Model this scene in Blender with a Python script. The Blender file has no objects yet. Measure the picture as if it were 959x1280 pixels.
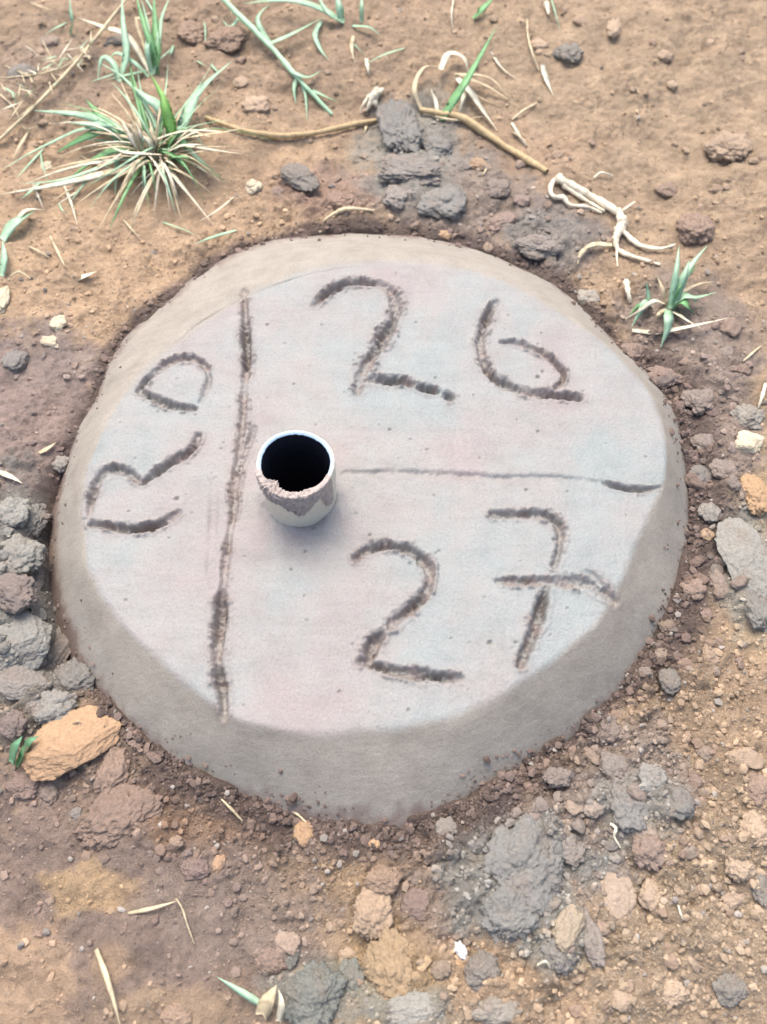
import bpy, bmesh, math, random
import numpy as np
from mathutils import Vector, Matrix

random.seed(7)
RS = np.random.RandomState(11)
scene = bpy.context.scene
COL = scene.collection

# ------------------------------------------------------------------ camera, sky, sun, exposure
W, H = 959.0, 1280.0                       # photograph size, used to turn photo positions into places on the ground
ELEV = math.radians(63.0)                  # the camera looks down this steeply
DIST = 0.665                               # metres from the lens to the ground at the picture's centre
FOV = math.radians(60.0)                   # along the tall side
FPX = H / 2 / math.tan(FOV / 2)
CAM = np.array([0.0, -DIST * math.cos(ELEV), DIST * math.sin(ELEV)])
cam_d = bpy.data.cameras.new('camera')
cam = bpy.data.objects.new('camera', cam_d)
COL.objects.link(cam)
cam.location = CAM
cam.rotation_euler = (math.pi / 2 - ELEV, 0, 0)
cam_d.sensor_fit = 'VERTICAL'
cam_d.sensor_height = 36.0
cam_d.lens = 18.0 / math.tan(FOV / 2)
cam_d.clip_start = 0.01
cam_d.clip_end = 500
cam_d.dof.use_dof = True
cam_d.dof.focus_distance = 0.62
cam_d.dof.aperture_fstop = 6.5
scene.camera = cam

SUN_DIR = Vector((-0.14, 0.44, 0.95)).normalized()     # towards the sun: from the upper left
world = bpy.data.worlds.new('World')
scene.world = world
world.use_nodes = True
wn = world.node_tree
wn.nodes.clear()
sky = wn.nodes.new('ShaderNodeTexSky')
sky.sky_type = 'NISHITA'
sky.sun_disc = False
sky.sun_elevation = math.asin(SUN_DIR.z)
sky.sun_rotation = math.atan2(SUN_DIR.x, SUN_DIR.y)
sky.air_density = 1.0
sky.dust_density = 5.0
sky.ozone_density = 0.6
bg = wn.nodes.new('ShaderNodeBackground')
bg.inputs['Strength'].default_value = 0.15
wo = wn.nodes.new('ShaderNodeOutputWorld')
wn.links.new(sky.outputs[0], bg.inputs[0])
wn.links.new(bg.outputs[0], wo.inputs[0])

sun_d = bpy.data.lights.new('sun', 'SUN')
sun_d.energy = 1.1
sun_d.angle = math.radians(40)
sun_d.color = (1.0, 0.95, 0.89)
sun = bpy.data.objects.new('sun', sun_d)
COL.objects.link(sun)
sun.rotation_euler = SUN_DIR.to_track_quat('Z', 'Y').to_euler()

scene.view_settings.view_transform = 'Standard'
scene.view_settings.look = 'None'
scene.view_settings.gamma = 1.0
scene.view_settings.use_curve_mapping = False
scene.view_settings.exposure = 1.14

# ------------------------------------------------------------------ helpers
SE, CE = math.sin(math.pi / 2 - ELEV), math.cos(math.pi / 2 - ELEV)

def at(px, py, z=0.0):
    """place at height z that the photograph shows at (px, py)"""
    x = (np.asarray(px, float) - W / 2) / FPX
    y = (H / 2 - np.asarray(py, float)) / FPX
    dx, dy, dz = x, y * CE + SE, y * SE - CE
    t = (z - CAM[2]) / dz
    return np.stack([CAM[0] + t * dx, CAM[1] + t * dy, np.zeros_like(dx) + z], -1)

def photo(x, y, z=0.0):
    rx, ry, rz = x - CAM[0], y - CAM[1], z - CAM[2]
    cy = ry * CE + rz * SE
    cz = -ry * SE + rz * CE
    return W / 2 + FPX * rx / -cz, H / 2 - FPX * cy / -cz

def mpp(px, py, z=0.0):
    """metres per photo pixel there"""
    p = at(px, py, z)
    cz = (p[1] - CAM[1]) * SE - (p[2] - CAM[2]) * CE
    return float(cz / FPX)

BASE_K = 0.60
SOIL_K = 0.78
def lin(c, k=BASE_K):
    c = np.asarray(c, float) / 255.0
    l = np.where(c <= 0.04045, c / 12.92, ((c + 0.055) / 1.055) ** 2.4)
    return l * k

def smooth(a, b, x):
    t = np.clip((x - a) / (b - a), 0, 1)
    return t * t * (3 - 2 * t)

def hsh(ix, iy, iz, seed):
    h = (ix.astype(np.int64) * 374761393 + iy.astype(np.int64) * 668265263 + iz.astype(np.int64) * 2147483647 + seed * 974634777) & 0xffffffff
    h = ((h ^ (h >> 13)) * 1274126177) & 0xffffffff
    h = (h ^ (h >> 16)) & 0xffffffff
    return h

def noise2(x, y, seed=0):
    x = np.asarray(x, float); y = np.asarray(y, float)
    ix = np.floor(x); iy = np.floor(y)
    fx = x - ix; fy = y - iy
    ux = fx * fx * fx * (fx * (fx * 6 - 15) + 10); uy = fy * fy * fy * (fy * (fy * 6 - 15) + 10)
    z = np.zeros_like(ix)
    def g(ox, oy):
        a = hsh(ix + ox, iy + oy, z, seed) * (2 * math.pi / 4294967296.0)
        return np.cos(a) * (fx - ox) + np.sin(a) * (fy - oy)
    n0 = g(0, 0) * (1 - ux) + g(1, 0) * ux
    n1 = g(0, 1) * (1 - ux) + g(1, 1) * ux
    return (n0 * (1 - uy) + n1 * uy) * 1.5

def fbm2(x, y, octs=4, seed=0, gain=0.5):
    s = 0; a = 1.0; f = 1.0
    for o in range(octs):
        s = s + a * noise2(x * f + 17.3 * o, y * f - 9.1 * o, seed + o * 31)
        a *= gain; f *= 2.03
    return s

def noise3(p, seed=0):
    i = np.floor(p); f = p - i
    u = f * f * f * (f * (f * 6 - 15) + 10)
    r = 0
    for ox in (0, 1):
        for oy in (0, 1):
            for oz in (0, 1):
                h = hsh(i[:, 0] + ox, i[:, 1] + oy, i[:, 2] + oz, seed)
                a = (h & 0xffff) * (2 * math.pi / 65536.0); c = ((h >> 16) & 0xffff) / 32768.0 - 1
                s = np.sqrt(np.maximum(0, 1 - c * c))
                d = s * np.cos(a) * (f[:, 0] - ox) + s * np.sin(a) * (f[:, 1] - oy) + c * (f[:, 2] - oz)
                w = (u[:, 0] if ox else 1 - u[:, 0]) * (u[:, 1] if oy else 1 - u[:, 1]) * (u[:, 2] if oz else 1 - u[:, 2])
                r = r + w * d
    return r * 1.5

def fbm3(p, octs=4, seed=0, gain=0.5):
    s = 0; a = 1.0; f = 1.0
    for o in range(octs):
        s = s + a * noise3(p * f + 7.7 * o, seed + 13 * o); a *= gain; f *= 2.03
    return s

def domes(x, y, cell, seed, fill=0.6):
    """lumps of loose soil: rounded tops of random size, one per cell at most"""
    gx = x / cell; gy = y / cell
    ix = np.floor(gx); iy = np.floor(gy)
    out = np.zeros_like(gx)
    z = np.zeros_like(ix)
    for ox in (-1, 0, 1):
        for oy in (-1, 0, 1):
            h = hsh(ix + ox, iy + oy, z, seed)
            a = (h & 1023) / 1023.0; b = ((h >> 10) & 1023) / 1023.0; c = ((h >> 20) & 1023) / 1023.0
            r = np.where(c < fill, 0.25 + 0.6 * c / fill * 0.75, 0.0)
            d2 = (gx - (ix + ox + a)) ** 2 + (gy - (iy + oy + b)) ** 2
            v = np.sqrt(np.maximum(0, r * r - d2)) * 0.9
            out = np.maximum(out, v)
    return out * cell

def mesh_np(name, verts, faces, smooth_shade=True):
    me = bpy.data.meshes.new(name)
    verts = np.asarray(verts, np.float32); faces = np.asarray(faces, np.int32)
    k = faces.shape[1]
    me.vertices.add(len(verts)); me.vertices.foreach_set('co', verts.ravel())
    me.loops.add(faces.size); me.loops.foreach_set('vertex_index', faces.ravel())
    me.polygons.add(len(faces))
    me.polygons.foreach_set('loop_start', np.arange(0, faces.size, k, dtype=np.int32))
    me.polygons.foreach_set('loop_total', np.full(len(faces), k, np.int32))
    me.polygons.foreach_set('use_smooth', np.full(len(faces), smooth_shade, bool))
    me.update(calc_edges=True)
    me.validate()
    return me

def vcol(me, name, rgb):
    a = me.attributes.new(name, 'FLOAT_COLOR', 'POINT')
    c = np.ones((len(rgb), 4), np.float32); c[:, :3] = rgb
    a.data.foreach_set('color', c.ravel())

def vfloat(me, name, v):
    a = me.attributes.new(name, 'FLOAT', 'POINT')
    a.data.foreach_set('value', np.asarray(v, np.float32))

def obj(name, me, mat=None, parent=None, loc=None):
    o = bpy.data.objects.new(name, me)
    COL.objects.link(o)
    if mat and not me.materials:
        me.materials.append(mat)
    if parent: o.parent = parent
    if loc is not None: o.location = loc
    return o

def empty(name, loc):
    o = bpy.data.objects.new(name, None)
    o.empty_display_size = 0.02
    COL.objects.link(o); o.location = loc
    return o

def tag(o, label=None, cat=None, group=None, kind=None):
    if label: o['label'] = label
    if cat: o['category'] = cat
    if group: o['group'] = group
    if kind: o['kind'] = kind
    return o

# ------------------------------------------------------------------ materials
def new_mat(name):
    m = bpy.data.materials.new(name)
    m.use_nodes = True
    nt = m.node_tree
    return m, nt, nt.nodes['Principled BSDF']

def nd(nt, t, **kw):
    n = nt.nodes.new(t)
    for k, v in kw.items():
        if k.startswith('i_'):
            n.inputs[k[2:].replace('_', ' ')].default_value = v
        else:
            setattr(n, k, v)
    return n

def noise_node(nt, coord, scale, detail=4, rough=0.55):
    n = nd(nt, 'ShaderNodeTexNoise', i_Scale=scale, i_Detail=detail, i_Roughness=rough)
    nt.links.new(coord, n.inputs['Vector'])
    return n

def ramp(nt, fac, stops):
    r = nd(nt, 'ShaderNodeValToRGB')
    e = r.color_ramp.elements
    while len(e) < len(stops): e.new(0.5)
    for el, (p, c) in zip(e, stops):
        el.position = p; el.color = (c[0], c[1], c[2], 1) if hasattr(c, '__len__') else (c, c, c, 1)
    nt.links.new(fac, r.inputs[0])
    return r

def mix(nt, a, b, fac, blend='MIX'):
    m = nd(nt, 'ShaderNodeMix', data_type='RGBA', blend_type=blend)
    for sock, v in ((m.inputs[6], a), (m.inputs[7], b), (m.inputs[0], fac)):
        if isinstance(v, bpy.types.NodeSocket): nt.links.new(v, sock)
        elif hasattr(v, '__len__'): sock.default_value = (v[0], v[1], v[2], 1)
        else: sock.default_value = v
    return m.outputs[2]

def bump(nt, bsdf, pairs):
    prev = None
    for h, dist, st in pairs:
        b = nd(nt, 'ShaderNodeBump', i_Distance=dist, i_Strength=st)
        nt.links.new(h, b.inputs['Height'])
        if prev: nt.links.new(prev, b.inputs['Normal'])
        prev = b.outputs[0]
    nt.links.new(prev, bsdf.inputs['Normal'])

def soil_mat():
    m, nt, b = new_mat('laterite_soil')
    co = nd(nt, 'ShaderNodeNewGeometry').outputs['Position']
    at_ = nd(nt, 'ShaderNodeAttribute', attribute_name='soil').outputs['Color']
    n1 = noise_node(nt, co, 55, 6, 0.6)
    n2 = noise_node(nt, co, 420, 5, 0.65)
    n3 = noise_node(nt, co, 1400, 3, 0.6)
    c = mix(nt, at_, ramp(nt, n1.outputs[0], [(0.3, 0.82), (0.5, 1.0), (0.72, 1.16)]).outputs[0], 1.0, 'MULTIPLY')
    c = mix(nt, c, ramp(nt, n2.outputs[0], [(0.3, 0.82), (0.55, 1.0), (0.75, 1.2)]).outputs[0], 0.9, 'MULTIPLY')
    v = nd(nt, 'ShaderNodeTexVoronoi', i_Scale=330.0); nt.links.new(co, v.inputs['Vector'])
    spk = ramp(nt, v.outputs['Distance'], [(0.0, 1.0), (0.13, 1.0), (0.19, 0.0)]).outputs[0]
    n4 = noise_node(nt, co, 90, 2)
    spk = mix(nt, (0, 0, 0), spk, ramp(nt, n4.outputs[0], [(0.52, 0.0), (0.66, 0.7)]).outputs[0])
    c = mix(nt, c, lin((215, 190, 160)), spk)
    nt.links.new(c, b.inputs['Base Color'])
    b.inputs['Roughness'].default_value = 0.92
    b.inputs['Specular IOR Level'].default_value = 0.25
    bump(nt, b, [(n2.outputs[0], 0.0028, 0.9), (n3.outputs[0], 0.0013, 0.9)])
    return m

def clod_mat(name, rough=0.93, dust=0.35, grain=1.0):
    m, nt, b = new_mat(name)
    co = nd(nt, 'ShaderNodeNewGeometry').outputs['Position']
    oi = nd(nt, 'ShaderNodeObjectInfo')
    n1 = noise_node(nt, co, 75, 5, 0.6)
    n2 = noise_node(nt, co, 450, 5, 0.65)
    n3 = noise_node(nt, co, 1500, 3, 0.6)
    c = mix(nt, oi.outputs['Color'], lin((172, 148, 128)), mix(nt, (0, 0, 0), ramp(nt, n1.outputs[0], [(0.48, 0.0), (0.68, 1.0)]).outputs[0], dust))
    c = mix(nt, c, ramp(nt, n2.outputs[0], [(0.3, 0.75), (0.52, 1.0), (0.75, 1.22)]).outputs[0], 0.85, 'MULTIPLY')
    nt.links.new(c, b.inputs['Base Color'])
    b.inputs['Roughness'].default_value = rough
    b.inputs['Specular IOR Level'].default_value = 0.3
    bump(nt, b, [(n2.outputs[0], 0.0022 * grain, 0.8), (n3.outputs[0], 0.0009 * grain, 0.8)])
    return m

def crumb_mat():
    m, nt, b = new_mat('soil_crumbs')
    a = nd(nt, 'ShaderNodeAttribute', attribute_name='soil').outputs['Color']
    nt.links.new(a, b.inputs['Base Color'])
    b.inputs['Roughness'].default_value = 0.95
    b.inputs['Specular IOR Level'].default_value = 0.2
    return m

CK = 0.43
def concrete_mat():
    m, nt, b = new_mat('fresh_concrete')
    co = nd(nt, 'ShaderNodeNewGeometry').outputs['Position']
    face = nd(nt, 'ShaderNodeAttribute', attribute_name='trowelled').outputs['Fac']
    burr = nd(nt, 'ShaderNodeAttribute', attribute_name='torn').outputs['Fac']
    mud = nd(nt, 'ShaderNodeAttribute', attribute_name='mud').outputs['Fac']
    big = noise_node(nt, co, 11, 4, 0.6)
    mid = noise_node(nt, co, 60, 5, 0.6)
    fine = noise_node(nt, co, 700, 4, 0.7)
    grain = noise_node(nt, co, 1700, 2, 0.6)
    top = ramp(nt, big.outputs[0], [(0.36, lin((207, 195, 191), CK)), (0.48, lin((206, 202, 196), CK)), (0.54, lin((204, 204, 199), CK)), (0.66, lin((196, 205, 202), CK))]).outputs[0]
    flank = ramp(nt, mid.outputs[0], [(0.3, lin((190, 181, 167), 0.53)), (0.7, lin((198, 190, 176), 0.53))]).outputs[0]
    c = mix(nt, flank, top, face)
    c = mix(nt, c, lin((192, 174, 165), CK), burr)
    c = mix(nt, c, lin((142, 120, 110)), mud)
    c = mix(nt, c, ramp(nt, mid.outputs[0], [(0.28, 0.90), (0.5, 1.0), (0.72, 1.05)]).outputs[0], 0.9, 'MULTIPLY')
    c = mix(nt, c, ramp(nt, fine.outputs[0], [(0.28, 0.76), (0.5, 1.0), (0.75, 1.13)]).outputs[0], 0.9, 'MULTIPLY')
    mp = nd(nt, 'ShaderNodeMapping'); mp.inputs['Scale'].default_value = (16, 75, 20); mp.inputs['Rotation'].default_value = (0, 0, 0.5)
    nt.links.new(co, mp.inputs[0])
    streak = nd(nt, 'ShaderNodeTexNoise', i_Scale=1.0, i_Detail=5.0, i_Roughness=0.6, i_Distortion=1.2); nt.links.new(mp.outputs[0], streak.inputs['Vector'])
    c = mix(nt, c, ramp(nt, streak.outputs[0], [(0.3, 0.90), (0.5, 1.0), (0.7, 1.05)]).outputs[0], 0.8, 'MULTIPLY')
    # sand grains and pin holes
    v = nd(nt, 'ShaderNodeTexVoronoi', i_Scale=230.0); nt.links.new(co, v.inputs['Vector'])
    n4 = noise_node(nt, co, 40, 2)
    pin = mix(nt, (0, 0, 0), ramp(nt, v.outputs['Distance'], [(0.0, 1.0), (0.07, 1.0), (0.13, 0.0)]).outputs[0],
              ramp(nt, n4.outputs[0], [(0.55, 0.0), (0.68, 0.7)]).outputs[0])
    c = mix(nt, c, lin((120, 104, 98)), pin)
    nt.links.new(c, b.inputs['Base Color'])
    r = nd(nt, 'ShaderNodeMapRange'); nt.links.new(face, r.inputs[0])
    r.inputs[3].default_value = 0.72; r.inputs[4].default_value = 0.5
    nt.links.new(r.outputs[0], b.inputs['Roughness'])
    b.inputs['Specular IOR Level'].default_value = 0.4
    bump(nt, b, [(fine.outputs[0], 0.0006, 0.6), (grain.outputs[0], 0.0004, 0.7), (mid.outputs[0], 0.002, 0.07)])
    return m

def plain_mat(name, rgb, rough=0.6, var=0.25, scale=200, spec=0.4, bumpd=0.0004, trans=0.0):
    m, nt, b = new_mat(name)
    co = nd(nt, 'ShaderNodeNewGeometry').outputs['Position']
    n = noise_node(nt, co, scale, 5, 0.6)
    base = tuple(rgb)
    c = mix(nt, base, ramp(nt, n.outputs[0], [(0.25, 1 - var), (0.5, 1.0), (0.75, 1 + var * 0.7)]).outputs[0], 1.0, 'MULTIPLY')
    nt.links.new(c, b.inputs['Base Color'])
    b.inputs['Roughness'].default_value = rough
    b.inputs['Specular IOR Level'].default_value = spec
    bump(nt, b, [(n.outputs[0], bumpd, 0.6)])
    if trans:
        t = nd(nt, 'ShaderNodeBsdfTranslucent'); nt.links.new(c, t.inputs[0])
        mx = nd(nt, 'ShaderNodeMixShader'); mx.inputs[0].default_value = trans
        out = nt.nodes['Material Output']
        nt.links.new(b.outputs[0], mx.inputs[1]); nt.links.new(t.outputs[0], mx.inputs[2]); nt.links.new(mx.outputs[0], out.inputs[0])
    return m

M = {
    'soil': soil_mat(), 'clod': clod_mat('earth_clod'), 'stone': clod_mat('earth_stone', 0.85, 0.15, 0.7),
    'crumb': crumb_mat(), 'concrete': concrete_mat(),
    'pipe': plain_mat('white_pipe', lin((230, 222, 202), 0.72), 0.45, 0.12, 120),
    'pipe_rim': plain_mat('blue_cut_pipe_edge', lin((190, 214, 236), 0.75), 0.4, 0.15, 300),
    'pipe_in': plain_mat('shade_black_pipe_bore', (0.02, 0.02, 0.028), 0.8, 0.3, 200, 0.1),  # shade of the deep bore painted in as near-black colour
    'smear': plain_mat('cement_smear', lin((206, 192, 183), 0.62), 0.85, 0.25, 350, 0.3, 0.0012),
    'green': plain_mat('grass_green', (0.25, 0.50, 0.22), 0.45, 0.3, 130, 0.5, 0.0002, 0.3),
    'mint': plain_mat('grass_pale_green', (0.48, 0.70, 0.48), 0.4, 0.3, 130, 0.5, 0.0002, 0.3),
    'bright': plain_mat('grass_bright_green', (0.28, 0.55, 0.14), 0.45, 0.3, 130, 0.5, 0.0002, 0.3),
    'straw': plain_mat('dry_straw', (0.62, 0.52, 0.34), 0.7, 0.5, 110, 0.3, 0.0006, 0.15),
    'cream': plain_mat('bleached_straw', (0.74, 0.68, 0.52), 0.7, 0.5, 110, 0.3, 0.0006, 0.15),
    'root': plain_mat('pale_root', (0.68, 0.60, 0.45), 0.75, 0.5, 120, 0.4, 0.0006),
    'vine': plain_mat('dry_vine', (0.44, 0.33, 0.18), 0.7, 0.35, 220, 0.3, 0.0006),
    'leaf': plain_mat('dusty_leaf', (0.16, 0.34, 0.19), 0.5, 0.35, 220, 0.4, 0.0003, 0.2),
}

# ------------------------------------------------------------------ outlines and strokes of the cast marker
ZT = 0.042                                     # height of the trowelled face above the soil
TOP = [(105,660),(114,715),(150,775),(200,825),(262,875),(300,900),(360,912),(430,916),(520,905),(600,880),(680,832),(745,776),(778,720),(803,660),(828,606),(832,560),(822,512),(795,470),(750,425),(690,385),(630,352),(560,331),(480,325),(400,334),(330,360),(260,400),(190,455),(150,500),(120,560),(105,610)]
BASE = [(68,650),(70,720),(85,785),(110,842),(150,900),(200,942),(250,975),(320,1003),(380,1024),(440,1037),(500,1036),(560,1016),(620,985),(690,937),(752,888),(800,830),(838,770),(857,700),(863,640),(859,580),(845,520),(815,472),(772,432),(742,396),(700,360),(640,328),(580,306),(500,293),(420,290),(340,301),(280,323),(235,353),(200,383),(163,415),(138,450),(122,495),(100,530),(84,580)]
CEN = at(465, 640, 0.0)[:2]

def closed_spline(pts, n=14):
    pts = np.asarray(pts, float); N = len(pts); out = []
    for i in range(N):
        p0, p1, p2, p3 = pts[i - 1], pts[i], pts[(i + 1) % N], pts[(i + 2) % N]
        for k in range(n):
            t = k / n
            out.append(0.5 * ((2 * p1) + (-p0 + p2) * t + (2 * p0 - 5 * p1 + 4 * p2 - p3) * t * t + (-p0 + 3 * p1 - 3 * p2 + p3) * t ** 3))
    return np.array(out)

def spline(pts, n):
    pts = np.asarray(pts, float)
    if len(pts) == 2:
        t = np.linspace(0, 1, n)[:, None]; return pts[0] * (1 - t) + pts[1] * t
    P = np.vstack([2 * pts[0] - pts[1], pts, 2 * pts[-1] - pts[-2]])
    m = len(pts) - 1; out = []
    for s in np.linspace(0, m - 1e-6, n):
        i = int(s); t = s - i
        p0, p1, p2, p3 = P[i], P[i + 1], P[i + 2], P[i + 3]
        out.append(0.5 * ((2 * p1) + (-p0 + p2) * t + (2 * p0 - 5 * p1 + 4 * p2 - p3) * t * t + (-p0 + 3 * p1 - 3 * p2 + p3) * t ** 3))
    return np.array(out)

def polar(pts, z):
    s = closed_spline(pts)
    w = at(s[:, 0], s[:, 1], z)[:, :2] - CEN
    a = np.arctan2(w[:, 1], w[:, 0]); r = np.hypot(w[:, 0], w[:, 1])
    o = np.argsort(a)
    return a[o], r[o]
TA, TR = polar(TOP, ZT)
BA, BR = polar(BASE, 0.0)
def r_top(a): return np.interp(a, TA, TR, period=2 * math.pi)
def r_base(a): return np.interp(a, BA, BR, period=2 * math.pi)

# (points in the photograph, half width mm, depth mm)
STROKES = [
    ([(304,357),(306,380),(307,405),(308,430),(308,450),(306,478)], 3.7, 8.5),
    ([(306,478),(304,513),(300,555),(296,590)], 3.4, 5.2),
    ([(318,535),(308,560),(294,597),(293,634),(287,668)], 3.4, 5.5),
    ([(287,668),(282,705),(279,735)], 3.4, 6.5),
    ([(279,735),(276,755),(275,777),(273,803),(272,827)], 4.2, 10.5),
    ([(272,827),(275,850),(279,868),(280,893)], 3.8, 9.0),
    ([(268,600),(266,650),(264,700),(266,735)], 4.5, 1.6),
    ([(432,591),(470,591),(502,591),(560,594),(635,597),(693,597),(752,603)], 3.2, 2.7),
    ([(752,603),(779,610),(807,612),(825,608)], 2.5, 5.5),
    # 2 6
    ([(393,381),(402,371),(414,363),(428,356),(443,353),(460,352),(474,355)], 4.2, 8.5),
    ([(474,355),(486,362),(493,372),(495,387),(491,400),(485,412),(476,427),(468,441),(460,453),(454,462),(449,475),(447,489)], 4.9, 9.5),
    ([(449,475),(465,474),(481,475),(502,477),(515,481)], 3.7, 8.5),
    ([(523,484),(536,487),(547,490)], 3.8, 7.5),
    ([(556,494),(566,498)], 3.6, 6.0),
    ([(621,376),(614,386),(608,399),(603,411),(601,424),(601,436),(603,447)], 4.0, 7.0),
    ([(603,447),(608,458),(614,468),(624,476),(635,482),(648,487),(660,490),(675,492),(689,493),(706,495),(724,497)], 4.0, 9.5),
    ([(627,427),(640,427),(652,430),(665,435),(677,441),(689,448),(697,456),(704,465),(704,474),(695,485)], 2.9, 6.5),
    # 2 7
    ([(445,698),(452,691),(462,686),(476,683),(491,682),(504,685),(515,689),(526,696),(534,706),(538,716),(537,727),(533,740)], 3.6, 9.0),
    ([(533,740),(522,753),(510,763),(499,771),(488,782)], 4.3, 10.5),
    ([(477,792),(469,801),(464,810),(461,828)], 4.0, 10.0),
    ([(452,826),(466,831),(486,837),(503,840),(520,842),(537,844),(553,846),(575,847)], 3.6, 8.5),
    ([(616,643),(635,643),(654,643),(671,643),(684,645),(693,650),(698,658),(701,668),(700,681),(697,695),(693,707)], 3.5, 8.5),
    ([(622,727),(643,727),(664,727),(680,727),(697,728)], 3.0, 6.0),
    ([(697,728),(715,727),(731,728),(745,733),(757,740),(768,748)], 4.6, 8.5),
    ([(735,715),(745,722),(752,735)], 3.0, 5.0),
    ([(683,733),(680,746),(677,758),(673,772),(669,785),(663,800),(657,816),(651,832)], 4.1, 10.0),
    # turned letters at the left
    ([(172,487),(178,479),(186,471),(196,462),(206,455),(218,450),(231,447),(243,448),(253,453),(259,461)], 3.3, 8.5),
    ([(259,461),(261,472),(258,485),(250,503)], 2.9, 3.5),
    ([(174,488),(183,493),(193,498),(204,502),(214,506),(228,509),(243,511)], 3.5, 8.5),
    ([(111,640),(112,628),(116,615),(120,603),(127,593),(135,587),(144,586),(154,588),(164,592),(172,599)], 3.5, 9.5),
    ([(179,602),(189,595),(201,587),(214,578),(227,571),(238,564),(245,555),(248,545)], 3.5, 9.0),
    ([(114,655),(128,656),(143,658),(157,660),(170,661),(184,659),(197,655),(210,649),(223,641)], 3.3, 9.0),
    # trowel line near the far edge
    ([(222,426),(247,401),(285,380),(318,365),(352,351),(393,340),(443,332)], 1.6, 1.2),
]

PIPE_C = at(376, 619, ZT)[:2]
PIPE_R = 0.0262
PIPE_TOP = ZT + 0.045

# ------------------------------------------------------------------ ground: one sheet, fine where the camera looks, stretching to the horizon
def axis(a, b, step, far):
    core = np.arange(a, b + step / 2, step)
    g = [step]
    while sum(g) < far: g.append(g[-1] * 1.45)
    cs = np.cumsum(g)
    return np.concatenate([(a - cs)[::-1], core, core[-1] + cs])
GX = axis(-0.50, 0.50, 0.0016, 80.0)
GY = axis(-0.40, 0.72, 0.0016, 80.0)
X, Y = np.meshgrid(GX, GY)
cx_, cy_ = np.clip(X, -0.9, 0.9), np.clip(Y, -0.8, 1.2)
PX, PY = photo(np.clip(X, -0.6, 0.6), np.clip(Y, -0.45, 0.9))
ang = np.arctan2(Y - CEN[1], X - CEN[0]); rad = np.hypot(X - CEN[0], Y - CEN[1])
DB = rad - r_base(ang)                         # distance outside the foot of the marker

def blob(px, py, cx, cy, rx, ry, wob, soft=0.35):
    d = np.sqrt(((px - cx) / rx) ** 2 + ((py - cy) / ry) ** 2) + wob
    return smooth(1.0 + soft, 1.0 - soft, d)

SOIL_PATCHES = [   # centre, radii, colour, softness, strength: what the soil itself looks like there
    (170,290,300,170,(208,160,120),0.4,0.9), (330,50,170,80,(180,140,110),0.4,0.8), (800,120,240,170,(191,152,117),0.4,0.7),
    (60,100,90,60,(168,136,116),0.4,0.6), (620,200,120,50,(192,146,112),0.3,0.6),
    (930,640,70,170,(196,155,112),0.3,0.8), (890,560,55,150,(152,126,117),0.35,0.85), (860,420,90,70,(154,128,117),0.35,0.8),
    (30,540,125,120,(158,127,119),0.2,0.95), (60,450,60,40,(162,134,124),0.3,0.7), (20,770,90,160,(132,120,114),0.3,0.9),
    (150,1130,280,190,(144,114,103),0.35,0.92), (110,1110,62,34,(196,150,104),0.25,0.9), (30,1230,70,75,(196,150,114),0.35,0.85),
    (210,1262,90,30,(188,146,110),0.35,0.8), (145,1205,30,25,(178,136,102),0.3,0.7), (270,1015,110,40,(168,120,88),0.35,0.8),
    (430,1120,110,60,(184,142,104),0.35,0.8), (480,1220,70,60,(176,136,92),0.3,0.8), (860,1140,170,170,(180,146,116),0.4,0.9),
    (700,1060,110,90,(150,128,118),0.3,0.8), (860,880,70,130,(176,138,106),0.3,0.8), (780,960,80,70,(152,128,118),0.3,0.8),
    (560,245,110,65,(156,132,120),0.3,0.85), (680,300,80,40,(150,126,116),0.3,0.85), (430,240,90,30,(168,126,110),0.3,0.7),
    (560,1120,60,60,(142,116,106),0.3,0.7), (515,190,70,75,(150,144,138),0.35,0.8), (640,1100,95,80,(148,144,140),0.35,0.8), (790,1010,50,55,(148,142,138),0.35,0.7), (20,740,60,130,(148,144,138),0.35,0.6), (930,710,50,80,(160,154,146),0.3,0.7), (690,1190,40,30,(150,144,138),0.35,0.7), (520,1262,60,25,(156,152,144),0.35,0.7), (400,1240,70,45,(140,140,134),0.3,0.7), (680,300,60,30,(150,140,134),0.35,0.7),
    (300,1150,120,60,(150,122,109),0.3,0.8)]

def soil_colour(px, py, x, y, db):
    wob = 0.38 * fbm2(px / 46, py / 46, 4, 3) + 0.12 * noise2(px / 9, py / 9, 8)
    c = np.zeros(px.shape + (3,)) + np.array((187, 146, 112.0))
    for cx, cy, rx, ry, col, soft, st in SOIL_PATCHES:
        m = blob(px, py, cx, cy, rx, ry, wob, soft)[..., None] * st
        c = c * (1 - m) + np.array(col, float) * m
    # damp, churned soil against the concrete
    lo = smooth(900, 1000, py) * 0.016 + smooth(780, 840, px) * 0.022 * smooth(1000, 850, py)
    d = db + 0.010 * wob
    wet = smooth(0.016 + lo, 0.001 + lo * 0.4, d)[..., None] * 0.85
    c = c * (1 - wet) + np.array((96, 74, 70.0)) * wet
    v = 0.06 * noise2(x * 210, y * 210, 77)[..., None] + 0.08 * fbm2(x * 40, y * 40, 3, 78)[..., None]
    c = c * (1 + v)
    g = c.mean(-1, keepdims=True)
    return np.clip((g + (c - g) * 0.67 + 11) * np.array((1.0, 1.02, 0.99)), 20, 250)

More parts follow.
